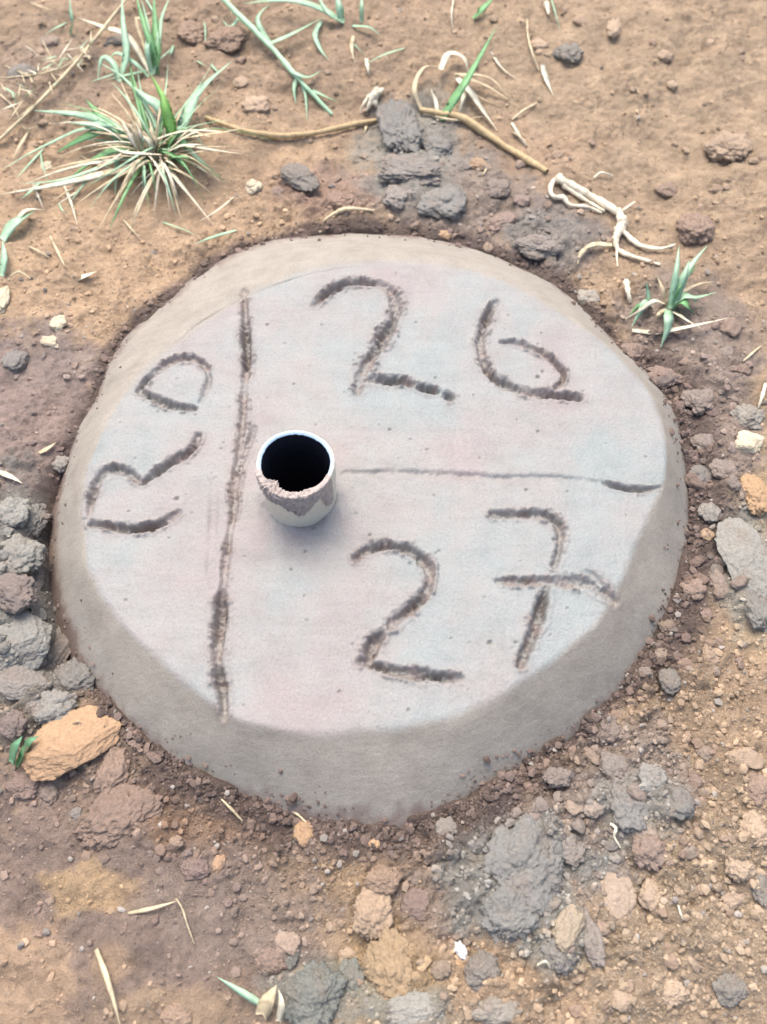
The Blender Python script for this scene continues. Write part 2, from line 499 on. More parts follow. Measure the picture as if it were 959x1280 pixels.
near = smooth(1.4, 0.75, np.hypot(X, Y - 0.15))
hh = 0.010 * fbm2(cx_ * 6, cy_ * 6, 3, 1) + 0.0055 * fbm2(cx_ * 22, cy_ * 22, 4, 5, 0.5) + 0.0010 * fbm2(cx_ * 170, cy_ * 170, 3, 9)
wobg = 0.3 * fbm2(PX / 60, PY / 60, 3, 41)
rough_zone = np.clip(0.22 + 0.8 * smooth(0.07, 0.01, DB) + 0.7 * blob(PX, PY, 720, 1060, 240, 200, wobg) + 0.5 * blob(PX, PY, 60, 800, 120, 220, wobg) + 0.4 * noise2(cx_ * 11, cy_ * 11, 50), 0.08, 1.7)
lumps = domes(cx_ + 0.008 * fbm2(cx_ * 90, cy_ * 90, 2, 61), cy_ + 0.008 * fbm2(cx_ * 90, cy_ * 90, 2, 62), 0.021, 21, 0.5) * 0.55 * (rough_zone > 0.3) * rough_zone
lumps += domes(cx_ + 0.0042 * fbm2(cx_ * 200, cy_ * 200, 2, 63), cy_ + 0.0042 * fbm2(cx_ * 200, cy_ * 200, 2, 64), 0.0095, 22, 0.55) * 0.6 * rough_zone
hh = hh + lumps + 0.0016 * rough_zone * fbm2(cx_ * 330, cy_ * 330, 2, 70)
HUMPS = [(20,730,60,130,16), (90,445,50,40,6), (55,560,60,60,5), (190,330,90,40,5), (520,215,60,50,7), (640,1100,70,60,6), (790,1010,50,50,5),
         (910,700,50,90,6), (60,905,70,50,8), (250,1030,120,30,-3), (180,200,60,30,6), (880,500,40,90,4), (400,1250,60,40,5)]
for cx, cy, rx, ry, mm in HUMPS:
    hh = hh + mm * 0.001 * np.exp(-(((PX - cx) / rx) ** 2 + ((PY - cy) / ry) ** 2)) * near
left = smooth(150, 60, PX) * smooth(560, 640, PY) * smooth(900, 820, PY)
bank = smooth(0.022, 0.002, DB) * np.maximum(smooth(880, 960, PY), smooth(770, 840, PX))
hh = hh + bank * 0.0045 * (0.55 + 0.9 * noise2(cx_ * 55, cy_ * 55, 91))
gap = (0.003 * np.maximum(0, 0.2 + noise2(cx_ * 40, cy_ * 40, 90)) + 0.034 * left)
gw = 0.0055 + 0.010 * left
ramp_to_rim = smooth(0.0, 0.045, DB)
hh = hh * (0.55 + 0.45 * ramp_to_rim) - gap * np.exp(-(np.maximum(DB, 0) / gw) ** 2) + 0.002
hh = np.where(DB < 0, -0.02 * smooth(-0.004, -0.014, DB) + hh * smooth(-0.011, -0.003, DB), hh)
GZ = hh * (0.15 + 0.85 * near)

def gh(x, y):
    """height of the ground"""
    i = int(np.clip(np.searchsorted(GX, x) - 1, 0, len(GX) - 2)); j = int(np.clip(np.searchsorted(GY, y) - 1, 0, len(GY) - 2))
    u = (x - GX[i]) / (GX[i + 1] - GX[i]); v = (y - GY[j]) / (GY[j + 1] - GY[j])
    return float((GZ[j, i] * (1 - u) + GZ[j, i + 1] * u) * (1 - v) + (GZ[j + 1, i] * (1 - u) + GZ[j + 1, i + 1] * u) * v)

def gh_many(x, y):
    i = np.clip(np.searchsorted(GX, x) - 1, 0, len(GX) - 2); j = np.clip(np.searchsorted(GY, y) - 1, 0, len(GY) - 2)
    u = (x - GX[i]) / (GX[i + 1] - GX[i]); v = (y - GY[j]) / (GY[j + 1] - GY[j])
    return (GZ[j, i] * (1 - u) + GZ[j, i + 1] * u) * (1 - v) + (GZ[j + 1, i] * (1 - u) + GZ[j + 1, i + 1] * u) * v

def on_ground(px, py, lift=0.0):
    z = 0.0
    for _ in range(4):
        p = at(px, py, z); z = gh(p[0], p[1]) + lift
    return at(px, py, z)

def ground():
    nx, ny = len(GX), len(GY)
    idx = np.arange(nx * ny).reshape(ny, nx)
    q = np.stack([idx[:-1, :-1], idx[:-1, 1:], idx[1:, 1:], idx[1:, :-1]], -1).reshape(-1, 4)
    keep = DB.ravel()[q].max(1) > -0.016
    q = q[keep]
    used = np.zeros(nx * ny, bool); used[q.ravel()] = True
    remap = np.cumsum(used) - 1
    V = np.stack([X, Y, GZ], -1).reshape(-1, 3)[used]
    me = mesh_np('ground', V, remap[q])
    c = soil_colour(PX, PY, cx_, cy_, DB).reshape(-1, 3)[used]
    vcol(me, 'soil', lin(c, SOIL_K))
    tag(obj('ground', me, M['soil']), kind='structure')
ground()

# ------------------------------------------------------------------ the cast concrete marker with its pipe
beacon = empty('concrete_marker', (CEN[0], CEN[1], 0))
tag(beacon, 'round cast concrete marker with scratched numbers and a pipe stub, set in the soil', 'concrete marker')

def slab():
    step = 0.00078
    rmax = BR.max() + 0.012
    gx = np.arange(CEN[0] - rmax, CEN[0] + rmax, step); gy = np.arange(CEN[1] - rmax, CEN[1] + rmax, step)
    X, Y = np.meshgrid(gx, gy)
    a = np.arctan2(Y - CEN[1], X - CEN[0]); r = np.hypot(X - CEN[0], Y - CEN[1])
    rt = r_top(a) + 0.0012 * noise2(a * 9, a * 0 + 3, 5)
    rb = r_base(a) + 0.0022 * noise2(a * 7, a * 0 + 9, 7)
    rb = np.maximum(rb, rt + 0.006)
    t = (r - rt) / (rb - rt)
    soft = 0.07 + 0.24 * smooth(-0.3, 0.9, np.sin(a - 0.4))           # the far edge is rounded over more
    tt = np.where(t < soft, np.maximum(t + soft, 0) ** 2 / (4 * soft), t)
    z = ZT * (1 - np.clip(tt, 0, 1) ** 1.12)
    z = np.where(t > 1, -(r - rb) * 1.6, z)
    inside = smooth(0.1, -0.05, t)
    # trowelled face: slow waves, a swell round the pipe and along the two lines
    z += inside * (0.0011 * fbm2(X * 13, Y * 13, 3, 11) + 0.00035 * fbm2(X * 60, Y * 22, 3, 12))
    tr = (r - rt)
    side = smooth(0, 0.15, t) * smooth(1.08, 0.9, t)
    z += side * (0.00010 * fbm2(a * 5, tr * 300, 2, 13) * (0.3 + 0.7 * smooth(-0.3, -0.9, np.sin(a))) + 0.00008 * fbm2(X * 160, Y * 160, 3, 14) + 0.0009 * noise2(X * 15, Y * 15, 15))
    z += 0.00016 * fbm2(X * 420, Y * 420, 2, 16)
    dp = np.hypot(X - PIPE_C[0], Y - PIPE_C[1]) - PIPE_R
    z += 0.0022 * np.exp(-(np.maximum(dp, 0) / 0.006) ** 2) * (0.5 + noise2(X * 90, Y * 90, 19))
    # scratched lines and figures
    Q = np.full(X.shape, 9.0); DEP = np.zeros(X.shape)
    for pts, hw, dep in STROKES:
        s = spline(pts, max(3, len(pts) * 3)); w = at(s[:, 0], s[:, 1], ZT)[:, :2]
        L = len(w) - 1
        kk = np.arange(L + 1); fk = kk / L
        HW = hw * 0.001 * (0.78 + 0.22 * np.sin(math.pi * fk)) * (1 + 0.2 * noise2(kk * 0.23 + hw, kk * 0 + pts[0][0] * 0.37, 33))
        TP = np.minimum(1.0, 0.5 + 2.5 * np.minimum(fk, 1 - fk))
        for k in range(L):
            p, q = w[k], w[k + 1]
            hwk = max(HW[k], HW[k + 1])
            R = hwk * 3.2
            i0, i1 = np.searchsorted(gx, [min(p[0], q[0]) - R, max(p[0], q[0]) + R]); j0, j1 = np.searchsorted(gy, [min(p[1], q[1]) - R, max(p[1], q[1]) + R])
            xs, ys = X[j0:j1, i0:i1], Y[j0:j1, i0:i1]
            d = q - p; l2 = max(1e-12, d @ d)
            u = np.clip(((xs - p[0]) * d[0] + (ys - p[1]) * d[1]) / l2, 0, 1)
            dist = np.hypot(xs - p[0] - u * d[0], ys - p[1] - u * d[1]) 
            hu = HW[k] * (1 - u) + HW[k + 1] * u
            dist = dist / hu
            sub = Q[j0:j1, i0:i1]; m = dist < sub
            sub[m] = dist[m]
            tp = TP[k] * (1 - u) + TP[k + 1] * u
            DEP[j0:j1, i0:i1][m] = (dep * 0.001 * tp)[m]
    jag = 0.24 * fbm2(X * 280, Y * 280, 3, 25, 0.62) + 0.26 * noise2(X * 70, Y * 70, 26)
    strong = smooth(0.0015, 0.006, DEP)
    q = Q + jag * (0.35 + 0.65 * strong)
    cut = 0.28 * smooth(1.7, 0.3, q) + 0.72 * smooth(1.08, 0.22, q)
    floor_n = 1 + 0.28 * fbm2(X * 240, Y * 240, 3, 27, 0.6)
    vary = np.clip(0.74 + 0.6 * fbm2(X * 32, Y * 32, 2, 30), 0.45, 1.2)
    z -= DEP * 1.08 * vary * cut * floor_n
    brk = smooth(-0.15, 0.45, fbm2(X * 75, Y * 75, 3, 28))
    lump = np.maximum(0, fbm2(X * 260, Y * 260, 3, 29) + 0.25)
    ring = np.exp(-((q - 1.45) / 0.42) ** 2) * strong
    z += ring * (0.0009 + 0.0024 * lump) * (0.25 + 0.75 * brk)
    torn = np.clip(np.exp(-((q - 0.6) / 1.25) ** 2) * strong * (0.45 + 0.55 * brk), 0, 1)
    z += np.exp(-(q / 1.5) ** 2) * strong * 0.00055 * fbm2(X * 430, Y * 430, 2, 38)
    # pin holes
    for _ in range(90):
        aa = RS.uniform(-math.pi, math.pi); rr = math.sqrt(RS.uniform(0, 1)) * 0.97
        rr *= float(r_top(np.array(aa)))
        hx, hy = CEN[0] + rr * math.cos(aa), CEN[1] + rr * math.sin(aa); hr = RS.choice([0.0009, 0.0011, 0.0014, 0.0019], p=[.4, .35, .18, .07])
        i0, i1 = np.searchsorted(gx, [hx - hr, hx + hr]); j0, j1 = np.searchsorted(gy, [hy - hr, hy + hr])
        dd = np.hypot(X[j0:j1, i0:i1] - hx, Y[j0:j1, i0:i1] - hy) / hr
        z[j0:j1, i0:i1] -= hr * 1.3 * np.clip(1 - dd ** 2, 0, 1)
    ny, nx = X.shape
    idx = np.arange(nx * ny).reshape(ny, nx)
    f = np.stack([idx[:-1, :-1], idx[:-1, 1:], idx[1:, 1:], idx[1:, :-1]], -1).reshape(-1, 4)
    keep = ((r - rb).ravel()[f].min(1) < 0.010) & (dp.ravel()[f].min(1) > -0.0034)
    f = f[keep]
    used = np.zeros(nx * ny, bool); used[f.ravel()] = True
    remap = np.cumsum(used) - 1
    V = np.stack([X - CEN[0], Y - CEN[1], z], -1).reshape(-1, 3)[used]
    me = mesh_np('slab', V, remap[f])
    smear = 0.25 * fbm2(X * 30, Y * 30, 3, 35)
    vfloat(me, 'trowelled', np.clip(smooth(0.09, -0.05, t + 0.10 * smear), 0, 1).ravel()[used])
    vfloat(me, 'torn', torn.ravel()[used] * 0.8)
    mud = smooth(0.80, 1.05, t + 0.5 * smear + 0.1 * noise2(X * 160, Y * 160, 36))
    vfloat(me, 'mud', np.clip(mud, 0, 1).ravel()[used] * 0.8)
    obj('slab', me, M['concrete'], beacon)
    # heights for anything lying on the slab
    return gx, gy, z, torn, Q, DEP
SGX, SGY, SZ, STORN, SQ, SDEP = slab()
def slab_h(x, y):
    return float(SZ[int(np.clip((y - SGY[0]) / (SGY[1] - SGY[0]), 0, len(SGY) - 1)), int(np.clip((x - SGX[0]) / (SGX[1] - SGX[0]), 0, len(SGX) - 1))])

def pipe():
    n = 96
    prof = [(PIPE_R * 0.95, -0.10), (PIPE_R * 0.95, ZT - 0.01), (PIPE_R * 0.955, ZT + 0.01), (PIPE_R * 0.985, ZT + 0.03), (PIPE_R, PIPE_TOP - 0.0012), (PIPE_R - 0.0007, PIPE_TOP)]
    rim = [(PIPE_R - 0.0007, PIPE_TOP), (PIPE_R - 0.0026, PIPE_TOP + 0.0001), (PIPE_R - 0.0034, PIPE_TOP - 0.0011)]
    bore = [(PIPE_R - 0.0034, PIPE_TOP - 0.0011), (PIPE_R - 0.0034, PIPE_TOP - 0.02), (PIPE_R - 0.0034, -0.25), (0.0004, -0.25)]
    def lathe(name, prof, mat, parent):
        th = np.linspace(0, 2 * math.pi, n, endpoint=False)
        V = []
        for r, z in prof:
            wob = 0.00035 * np.sin(3 * th + 1) + 0.00025 * noise2(th * 6, th * 0 + r * 90, 44)
            rr = r + (wob if r > 0.001 else 0)
            zz = z + (0.0006 * noise2(th * 9, th * 0 + 1, 45) if abs(z - PIPE_TOP) < 0.003 else 0)
            V.append(np.stack([rr * np.cos(th), rr * np.sin(th), th * 0 + zz], -1))
        V = np.concatenate(V)
        F = [(k * n + i, k * n + (i + 1) % n, (k + 1) * n + (i + 1) % n, (k + 1) * n + i) for k in range(len(prof) - 1) for i in range(n)]
        return obj(name, mesh_np(name, V, F), mat, parent)
    p = lathe('pipe', prof, M['pipe'], beacon)
    p.location = (PIPE_C[0] - CEN[0], PIPE_C[1] - CEN[1], 0)
    tag(p, 'white hollow pipe stub with pale blue cut edge')
    lathe('rim', rim, M['pipe_rim'], p)
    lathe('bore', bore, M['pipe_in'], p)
    # wet cement slopped over the near side of the pipe mouth
    nt_, ns = 150, 70
    th = np.linspace(math.radians(-168), math.radians(-22), nt_); s = np.linspace(0, 1, ns)
    T, S = np.meshgrid(th, s)
    deg = np.degrees(T)
    low = 0.0105 + 0.016 * np.exp(-((deg + 84) / 20) ** 2) + 0.004 * np.exp(-((deg + 130) / 14) ** 2) + 0.022 * smooth(-52, -36, deg) + 0.004 * noise2(T * 7, T * 0, 51) + 0.002 * noise2(T * 23, T * 0, 52)
    low = low * np.clip((deg + 172) / 22, 0.05, 1)
    over = 0.0014 + 0.007 * np.exp(-((deg + 132) / 11) ** 2) + 0.0024 * np.exp(-((deg + 62) / 11) ** 2) + 0.0012 * np.abs(noise2(T * 8, T * 0, 53))
    over = over * np.clip(1.4 - np.abs(deg + 106) / 52, 0, 1)
    # path: from inside the mouth, over the edge, down the outside
    cross = 0.0036
    total = over + cross + low
    u = S * total
    thick = (0.0004 + 0.0014 * (0.5 + fbm2(T * 9, u * 420, 4, 54))) * np.maximum(np.clip(1.5 - np.abs(deg + 106) / 50, 0, 1), 0.45 * smooth(0.25, 0.6, S) * smooth(-20, -34, deg)) * np.clip(np.minimum(S, 1 - S) * 9, 0, 1) ** 0.6
    thick = np.maximum(thick, -0.0004)
    rin, rout = PIPE_R - 0.0034, PIPE_R
    ins = u < over; mid_ = (u >= over) & (u < over + cross)
    fr = np.clip((u - over) / cross, 0, 1)
    rr = np.where(ins, rin - thick - (over - u) * 0.75, np.where(mid_, rin + fr * (rout - rin) + (fr - 0.5) * 2 * thick, rout + thick))
    zz = np.where(ins, PIPE_TOP + thick - (over - u) * 0.45, np.where(mid_, PIPE_TOP + thick * 1.2 + 0.0004, PIPE_TOP + thick * 0.5 - (u - over - cross)))
    V = np.stack([rr * np.cos(T), rr * np.sin(T), zz], -1).reshape(-1, 3)
    idx = np.arange(nt_ * ns).reshape(ns, nt_)
    F = np.stack([idx[:-1, :-1], idx[1:, :-1], idx[1:, 1:], idx[:-1, 1:]], -1).reshape(-1, 4)
    sm = obj('cement_smear', mesh_np('cement_smear', V, F), M['smear'], p)
    tag(sm, 'pinkish grey cement slopped over the pipe mouth')
pipe()

# ------------------------------------------------------------------ loose pieces
def ico(n):
    bm = bmesh.new(); bmesh.ops.create_icosphere(bm, subdivisions=n, radius=1.0)
    bm.verts.ensure_lookup_table()
    v = np.array([x.co[:] for x in bm.verts]); f = np.array([[y.index for y in x.verts] for x in bm.faces]); bm.free()
    return v, f
ICO = {k: ico(k) for k in (1, 2, 3, 4, 5, 6)}

def lump_shape(seed, level, style):
    v, f = ICO[level]
    rs = np.random.RandomState(seed)
    v = v.copy(); off = rs.uniform(-40, 40, 3)
    if style == 'soft':       # crumbly clod
        d = 1 + 0.34 * fbm3(v * 1.15 + off, 3, seed) + 0.16 * (0.5 - np.abs(fbm3(v * 2.6 + off, 3, seed + 5))) + 0.13 * fbm3(v * 5.5 + off, 4, seed + 9, 0.62)
        v = v * d[:, None]
    elif style == 'lumpy':    # several crumbs stuck together
        d = 1 + 0.25 * fbm3(v * 1.2 + off, 2, seed)
        c = rs.normal(size=(26, 3)); c /= np.linalg.norm(c, axis=1)[:, None]; r = rs.uniform(0.16, 0.5, 26)
        dist = np.linalg.norm(v[:, None] - c[None], axis=2)
        d = d + (np.sqrt(np.maximum(0, r ** 2 - dist ** 2)) * 0.55).max(1) + 0.15 * fbm3(v * 5 + off, 4, seed + 3, 0.62) - 0.12
        v = v * d[:, None]
    else:                     # 'rock': broken faces
        pl = rs.normal(size=(15, 3)); pl /= np.linalg.norm(pl, axis=1)[:, None]; dd = rs.uniform(0.55, 0.92, 15)
        for n_, d_ in zip(pl, dd):
            e = v @ n_ - d_
            v = v - np.maximum(0, e)[:, None] * n_ * 0.93
        v = v * (1 + 0.10 * fbm3(v * 2.2 + off, 3, seed) + 0.06 * fbm3(v * 6 + off, 4, seed + 4, 0.6))[:, None]
    ext = np.abs(v).max(0)
    return v / ext, f

COLS = {'grey': (145,143,137), 'pale': (172,170,161), 'blue': (140,140,135), 'brown': (162,138,122), 'greybrown': (152,142,134), 'purple': (148,127,120),
        'tan': (186,164,142), 'ochre': (184,160,128), 'orange': (196,154,112), 'cream': (222,208,178), 'white': (230,228,222), 'dark': (132,120,114), 'teal': (138,142,134)}

def piece(name, px, py, rx, ry, rot, colour, style, seed, label, cat, group=None, hz=0.62, sink=0.3, level=4, mat='clod'):
    """rx, ry: half length along its own axes in photo pixels; rot in degrees as seen in the photo"""
    k = mpp(px, py)
    zs = hz * min(rx, ry) * k
    p = on_ground(px, py, zs * (1 - sink) * 0.5)
    g = gh(p[0], p[1])
    v, f = lump_shape(seed, level, style)
    v = v * np.array([rx * k, ry * k / 0.93, zs])
    a = math.radians(rot)
    v = v @ np.array([[math.cos(a), math.sin(a), 0], [-math.sin(a), math.cos(a), 0], [0, 0, 1]])
    c = g + zs * (1 - 2 * sink)
    v[:, 2] += zs * (1 - 2 * sink) 
    me = mesh_np(name, v, f)
    o = obj(name, me, M[mat], None, (p[0], p[1], g))
    lc = soil_colour(np.array([px * 1.0]), np.array([py * 1.0]), np.array([p[0]]), np.array([p[1]]), np.array([0.05]))[0]
    b_ = 0.0 if colour in ('white', 'cream') else 0.25 if colour in ('grey', 'pale', 'blue', 'teal') else 0.5
    col = lin(np.array(COLS[colour]) * (1 - b_) + lc * b_, 0.80 if colour in ('grey', 'pale', 'blue', 'teal') else 0.84); j = np.random.RandomState(seed + 99).uniform(0.92, 1.06)
    o.color = (*(col * j), 1)
    return tag(o, label, cat, group)

PIECES = [
    # the heap at the left
    ('clod',14,640,20,18,10,'pale','soft','small pale grey clod at left picture edge, top of the left heap'),
    ('clod',38,652,17,22,-20,'grey','soft','grey clod leaning over the dark gap at left of concrete, uppermost there'),
    ('clod',22,695,30,26,20,'pale','soft','pale grey clod in the left heap, just below the uppermost grey one'),
    ('clod',16,738,28,22,-15,'purple','lumpy','purple brown clod in the left heap between pale grey ones'),
    ('clod',45,722,10,24,5,'greybrown','soft','narrow upright clod edge beside the dark gap left of concrete'),
    ('clod',22,800,36,34,20,'pale','rock','large pale grey wedge shaped clod in the left heap'),
    ('clod',20,850,34,20,-12,'greybrown','rock','flat grey brown slab of soil below the pale wedge clod at left'),
    ('clod',68,824,13,44,-24,'greybrown','soft','finger shaped upright clod chip pointing up at the lower left rim'),
    ('clod',92,850,26,24,-30,'grey','soft','grey clod right of the finger shaped chip at lower left rim'),
    ('clod',62,884,30,20,8,'pale','lumpy','flaky pale grey clod above the large orange stone'),
    ('clod',14,905,20,18,0,'purple','lumpy','purplish clod at left edge above the green leaf scrap'),
    ('stone',96,930,70,42,24,'orange','rock','large flat orange stone at the lower left of concrete'),
    ('clod',32,980,26,20,0,'purple','soft','purple brown clod under the left end of the orange stone'),
    ('clod',60,990,15,16,0,'greybrown','soft','small grey brown clod tucked beneath the orange stone'),
    ('clod',140,965,22,32,-15,'brown','soft','brown lump touching the right end of the orange stone'),
    ('stone',96,1017,9,9,0,'grey','soft','small round grey pebble on the purple soil at lower left'),
    # left and upper left
    ('clod',76,578,13,14,10,'pale','soft','small pale clod wedged against the left rim of concrete'),
    ('clod',18,450,18,19,-20,'grey','lumpy','pale grey clod on purple soil near left picture edge'),
    ('clod',4,375,10,22,0,'cream','lumpy','cream crumb cut by left picture edge on orange soil'),
    ('seed_cluster',72,404,13,11,20,'cream','lumpy','upper of two cream crumbly seed clusters left of concrete'),
    ('seed_cluster',62,427,15,10,-20,'cream','lumpy','lower of two cream crumbly seed clusters left of concrete'),
    ('clod',28,92,19,17,-20,'blue','soft','dark bluish clod near the upper left picture corner'),
    ('clod',62,52,17,13,0,'greybrown','soft','small grey clod left of the upright grass at top left'),
    ('clod',148,52,20,13,10,'grey','soft','grey clod among the grass stalks at top left'),
    ('clod',192,150,12,15,0,'blue','soft','small dark clod in the middle of the large grass tuft'),
    ('clod',283,48,30,25,20,'brown','soft','large brown rounded clod at top left centre'),
    ('clod',240,38,24,20,0,'brown','soft','brown rounded clod right of the upright grass blades'),
    ('stone',303,103,13,11,0,'tan','soft','small tan stone below the green grass stem at top'),
    ('stone',320,130,18,14,0,'tan','soft','tan stone above the long dry vine'),
    ('clod',374,220,34,19,-38,'blue','soft','elongated dark grey clod between grass tuft and concrete'),
    ('clod',348,238,11,9,0,'greybrown','soft','small clod at the left foot of the elongated dark clod'),
    ('stone',317,233,14,12,0,'cream','lumpy','pale yellow stone left of the elongated dark clod'),
    ('stone',57,208,9,9,0,'cream','soft','small pale yellow stone beneath the grass at left'),
    ('clod',425,250,22,14,10,'brown','soft','brown clod just above the far rim of concrete'),
    # above the concrete
    ('clod',500,158,30,50,8,'grey','soft','tall grey clod above concrete, largest of the upper clods'),
    ('clod',546,185,25,24,20,'grey','soft','round grey clod touching the tall grey clod on its right'),
    ('clod',512,212,42,24,-10,'greybrown','lumpy','grey brown clod under the tall grey clod'),
    ('clod',555,252,36,26,15,'grey','lumpy','crumbly grey clod near the far rim, below the round one'),
    ('clod',498,243,24,20,-10,'greybrown','lumpy','small grey brown crumbly clod at the far rim of concrete'),
    ('stone',556,293,10,7,-10,'orange','soft','small orange pebble on the far rim of concrete'),
    ('clod',622,236,20,15,25,'greybrown','soft','grey brown clod below the dry stem at upper centre'),
    ('clod',672,306,34,20,-10,'greybrown','lumpy','greyish crumbly clod at upper right rim under the pale root'),
    ('clod',628,278,22,16,20,'purple','soft','purplish clod beside the upper right rim'),
    ('clod',652,250,12,10,0,'purple','soft','small purplish clod between dry stem and rim'),
    ('stone',600,206,15,12,-20,'orange','soft','orange tan stone under the dry stem at upper centre'),
    ('clod',711,66,22,16,-10,'blue','lumpy','blue grey clod alone on tan soil at upper right'),
    ('stone',674,56,13,11,0,'tan','soft','tan stone left of the blue grey clod at upper right'),
    ('stone',768,34,10,18,-8,'tan','soft','upright tan stone near top edge at right'),
    ('clod',868,286,26,26,0,'purple','soft','dark purplish clod beyond the small right grass tuft'),
    ('clod',835,235,17,13,0,'purple','soft','small purplish clod between the pale root and right edge'),
    ('clod',912,182,32,26,-10,'tan','soft','broad tan clod at right upper edge'),
    ('clod',830,70,14,12,0,'tan','soft','low tan clod at upper right far from plants'),
    # right rim
    ('clod',735,371,15,14,10,'pale','soft','pale grey clod at right of upper rim, near the small tuft'),
    ('clod',790,440,17,14,0,'purple','lumpy','dark purplish clod at right rim beside the figure six'),
    ('clod',830,470,25,17,-10,'purple','lumpy','purplish crumbly clod on right rim beneath the small tuft'),
    ('clod',875,500,24,19,20,'greybrown','lumpy','grey brown crumbly clod right of rim, upper part'),
    ('clod',935,520,22,20,0,'pale','lumpy','pale grey clod near right edge above the yellow stone'),
    ('stone',936,552,20,15,-10,'cream','rock','pale yellow broken stone at right picture edge'),
    ('clod',880,552,17,14,0,'greybrown','soft','grey brown clod right of the horizontal line end'),
    ('clod',876,592,15,14,0,'grey','soft','grey clod touching the right rim beside the horizontal line'),
    ('clod',908,588,22,17,-25,'greybrown','soft','grey brown clod left of the orange stone at right edge'),
    ('stone',944,618,20,28,0,'orange','soft','orange stone cut by right picture edge below the yellow one'),
    ('clod',888,640,16,14,0,'pale','lumpy','pale clod between right rim and large grey slab clod'),
    ('stone',884,668,10,9,0,'orange','soft','small orange pebble at right rim above the crumb band'),
    ('clod',934,700,32,56,14,'pale','rock','large pale grey slab of clod at right picture edge'),
    ('clod',948,762,22,30,14,'grey','soft','grey lower end of clod below the large slab at right edge'),
    ('clod',900,730,13,22,14,'purple','lumpy','purplish clod against left side of the large slab at right'),
    ('clod',868,735,18,15,0,'purple','lumpy','purplish crumb clod at the right rim beside the seven'),
    ('clod',836,783,13,9,0,'dark','soft','dark small clod on the right rim below the seven'),
    ('clod',829,818,14,10,0,'greybrown','soft','oval clod with pale edge at lower right rim'),
    ('clod',838,850,15,18,0,'grey','soft','grey rounded clod below the right rim'),
    ('clod',888,820,20,16,20,'tan','soft','tan clod right of the lower right rim'),
    # lower right
    ('clod',655,1082,62,62,-20,'grey','lumpy','biggest grey clod below concrete at lower right'),
    ('clod',640,1142,42,36,15,'blue','lumpy','bluish grey clod joined under the biggest grey clod'),
    ('clod',712,1062,20,20,0,'greybrown','lumpy','small grey clod on right side of the biggest grey clod'),
    ('clod',786,1012,27,34,20,'grey','lumpy','tall grey clod at lower right, right of the biggest'),
    ('clod',815,971,19,18,0,'pale','soft','pale grey smooth clod at lower right near rim'),
    ('clod',773,962,26,22,-20,'greybrown','lumpy','grey brown clod between lower right rim and pale smooth clod'),
    ('clod',852,1004,19,19,0,'blue','soft','bluish clod right of the tall grey clod'),
    ('clod',812,1062,24,26,0,'purple','lumpy','purple crumbly clod below the tall grey clod'),
    ('clod',698,972,22,13,10,'greybrown','lumpy','grey brown clod touching the lower rim at right'),
    ('clod',758,912,22,17,50,'dark','lumpy','dark clod pressed against lower right rim'),
    ('clod',559,1035,17,15,-10,'grey','soft','small grey clod at bottom rim of concrete'),
    ('stone',740,1010,16,12,0,'tan','soft','tan stone between biggest and tall grey clods'),
    ('stone',815,1119,18,19,0,'tan','soft','rounded tan stone at lower right, right of the long tan one'),
    ('stone',772,1130,26,42,-15,'tan','rock','long tan stone right of the biggest grey clod'),
    ('stone',710,1160,18,28,-25,'ochre','soft','ochre stone below right of the biggest grey clod'),
    ('clod',738,1172,16,32,15,'greybrown','lumpy','dark narrow clod left of the long tan stone'),
    ('clod',700,1192,26,20,0,'grey','lumpy','grey crumbly clod at lower right below the ochre stone'),
    ('clod',603,1212,24,24,10,'grey','lumpy','grey crumbly clod right of the white pebble'),
    ('clod',552,1212,14,12,0,'greybrown','soft','small grey clod left of the white pebble'),
    ('pebble',576,1187,8,12,30,'white','soft','tiny white oval pebble below the biggest grey clod'),
    ('stone',577,1203,11,10,0,'orange','soft','small orange stone directly under the white pebble'),
    ('clod',518,1263,40,19,10,'pale','soft','pale grey clod at bottom picture edge near the middle'),
    ('clod',618,1262,38,20,0,'pale','lumpy','pale crumbly clod at bottom edge right of the middle'),
    ('clod',914,1238,24,21,-10,'blue','lumpy','lone blue grey clod at the lower right corner'),
    ('stone',467,1140,27,32,0,'tan','soft','tan rounded stone below the bottom rim'),
    ('stone',492,1210,38,46,10,'ochre','soft','big ochre stone near bottom edge left of the white pebble'),
    ('clod',522,1132,22,22,0,'purple','soft','purple brown clod right of the tan stone under the rim'),
    ('clod',519,1095,17,12,0,'dark','soft','dark clod just below the bottom rim in the middle'),
    ('clod',480,1098,26,18,0,'brown','soft','brown clod below bottom rim above the tan stone'),
    ('stone',944,1038,20,24,0,'tan','soft','tan stone at right edge in the lower part'),
    ('stone',926,1084,20,17,0,'tan','soft','tan stone below left of the one at right edge'),
    ('stone',918,1124,17,12,10,'tan','soft','flat tan stone at right lower side'),
    ('clod',950,1106,14,26,0,'blue','lumpy','bluish crumbly clod at right edge in lower part'),
    ('clod',946,986,18,22,0,'purple','lumpy','dark purplish clod at right edge lower half'),
    ('clod',930,948,26,14,-15,'tan','rock','pale tan broken clod near right edge lower half'),
    ('clod',884,942,14,11,0,'greybrown','soft','small greyish clod on tan soil at lower right'),
    ('stone',840,1240,24,16,0,'tan','soft','low tan stone near the lower right corner'),
    ('stone',778,1250,18,13,0,'tan','soft','small tan stone at bottom right'),
    # bottom and lower left
    ('stone',381,1042,15,17,30,'orange','soft','orange oval pebble at bottom rim of concrete'),
    ('pebble',468,1055,8,7,0,'orange','soft','tiny orange pebble at bottom rim right of the oval one'),
    ('pebble',220,1052,10,8,0,'tan','soft','small tan pebble in churned soil under lower left rim'),
    ('pebble',273,1080,8,12,-20,'orange','soft','upright orange pebble below the lower left rim'),
    ('clod',244,1085,20,14,0,'purple','soft','purplish clod left of the upright orange pebble'),
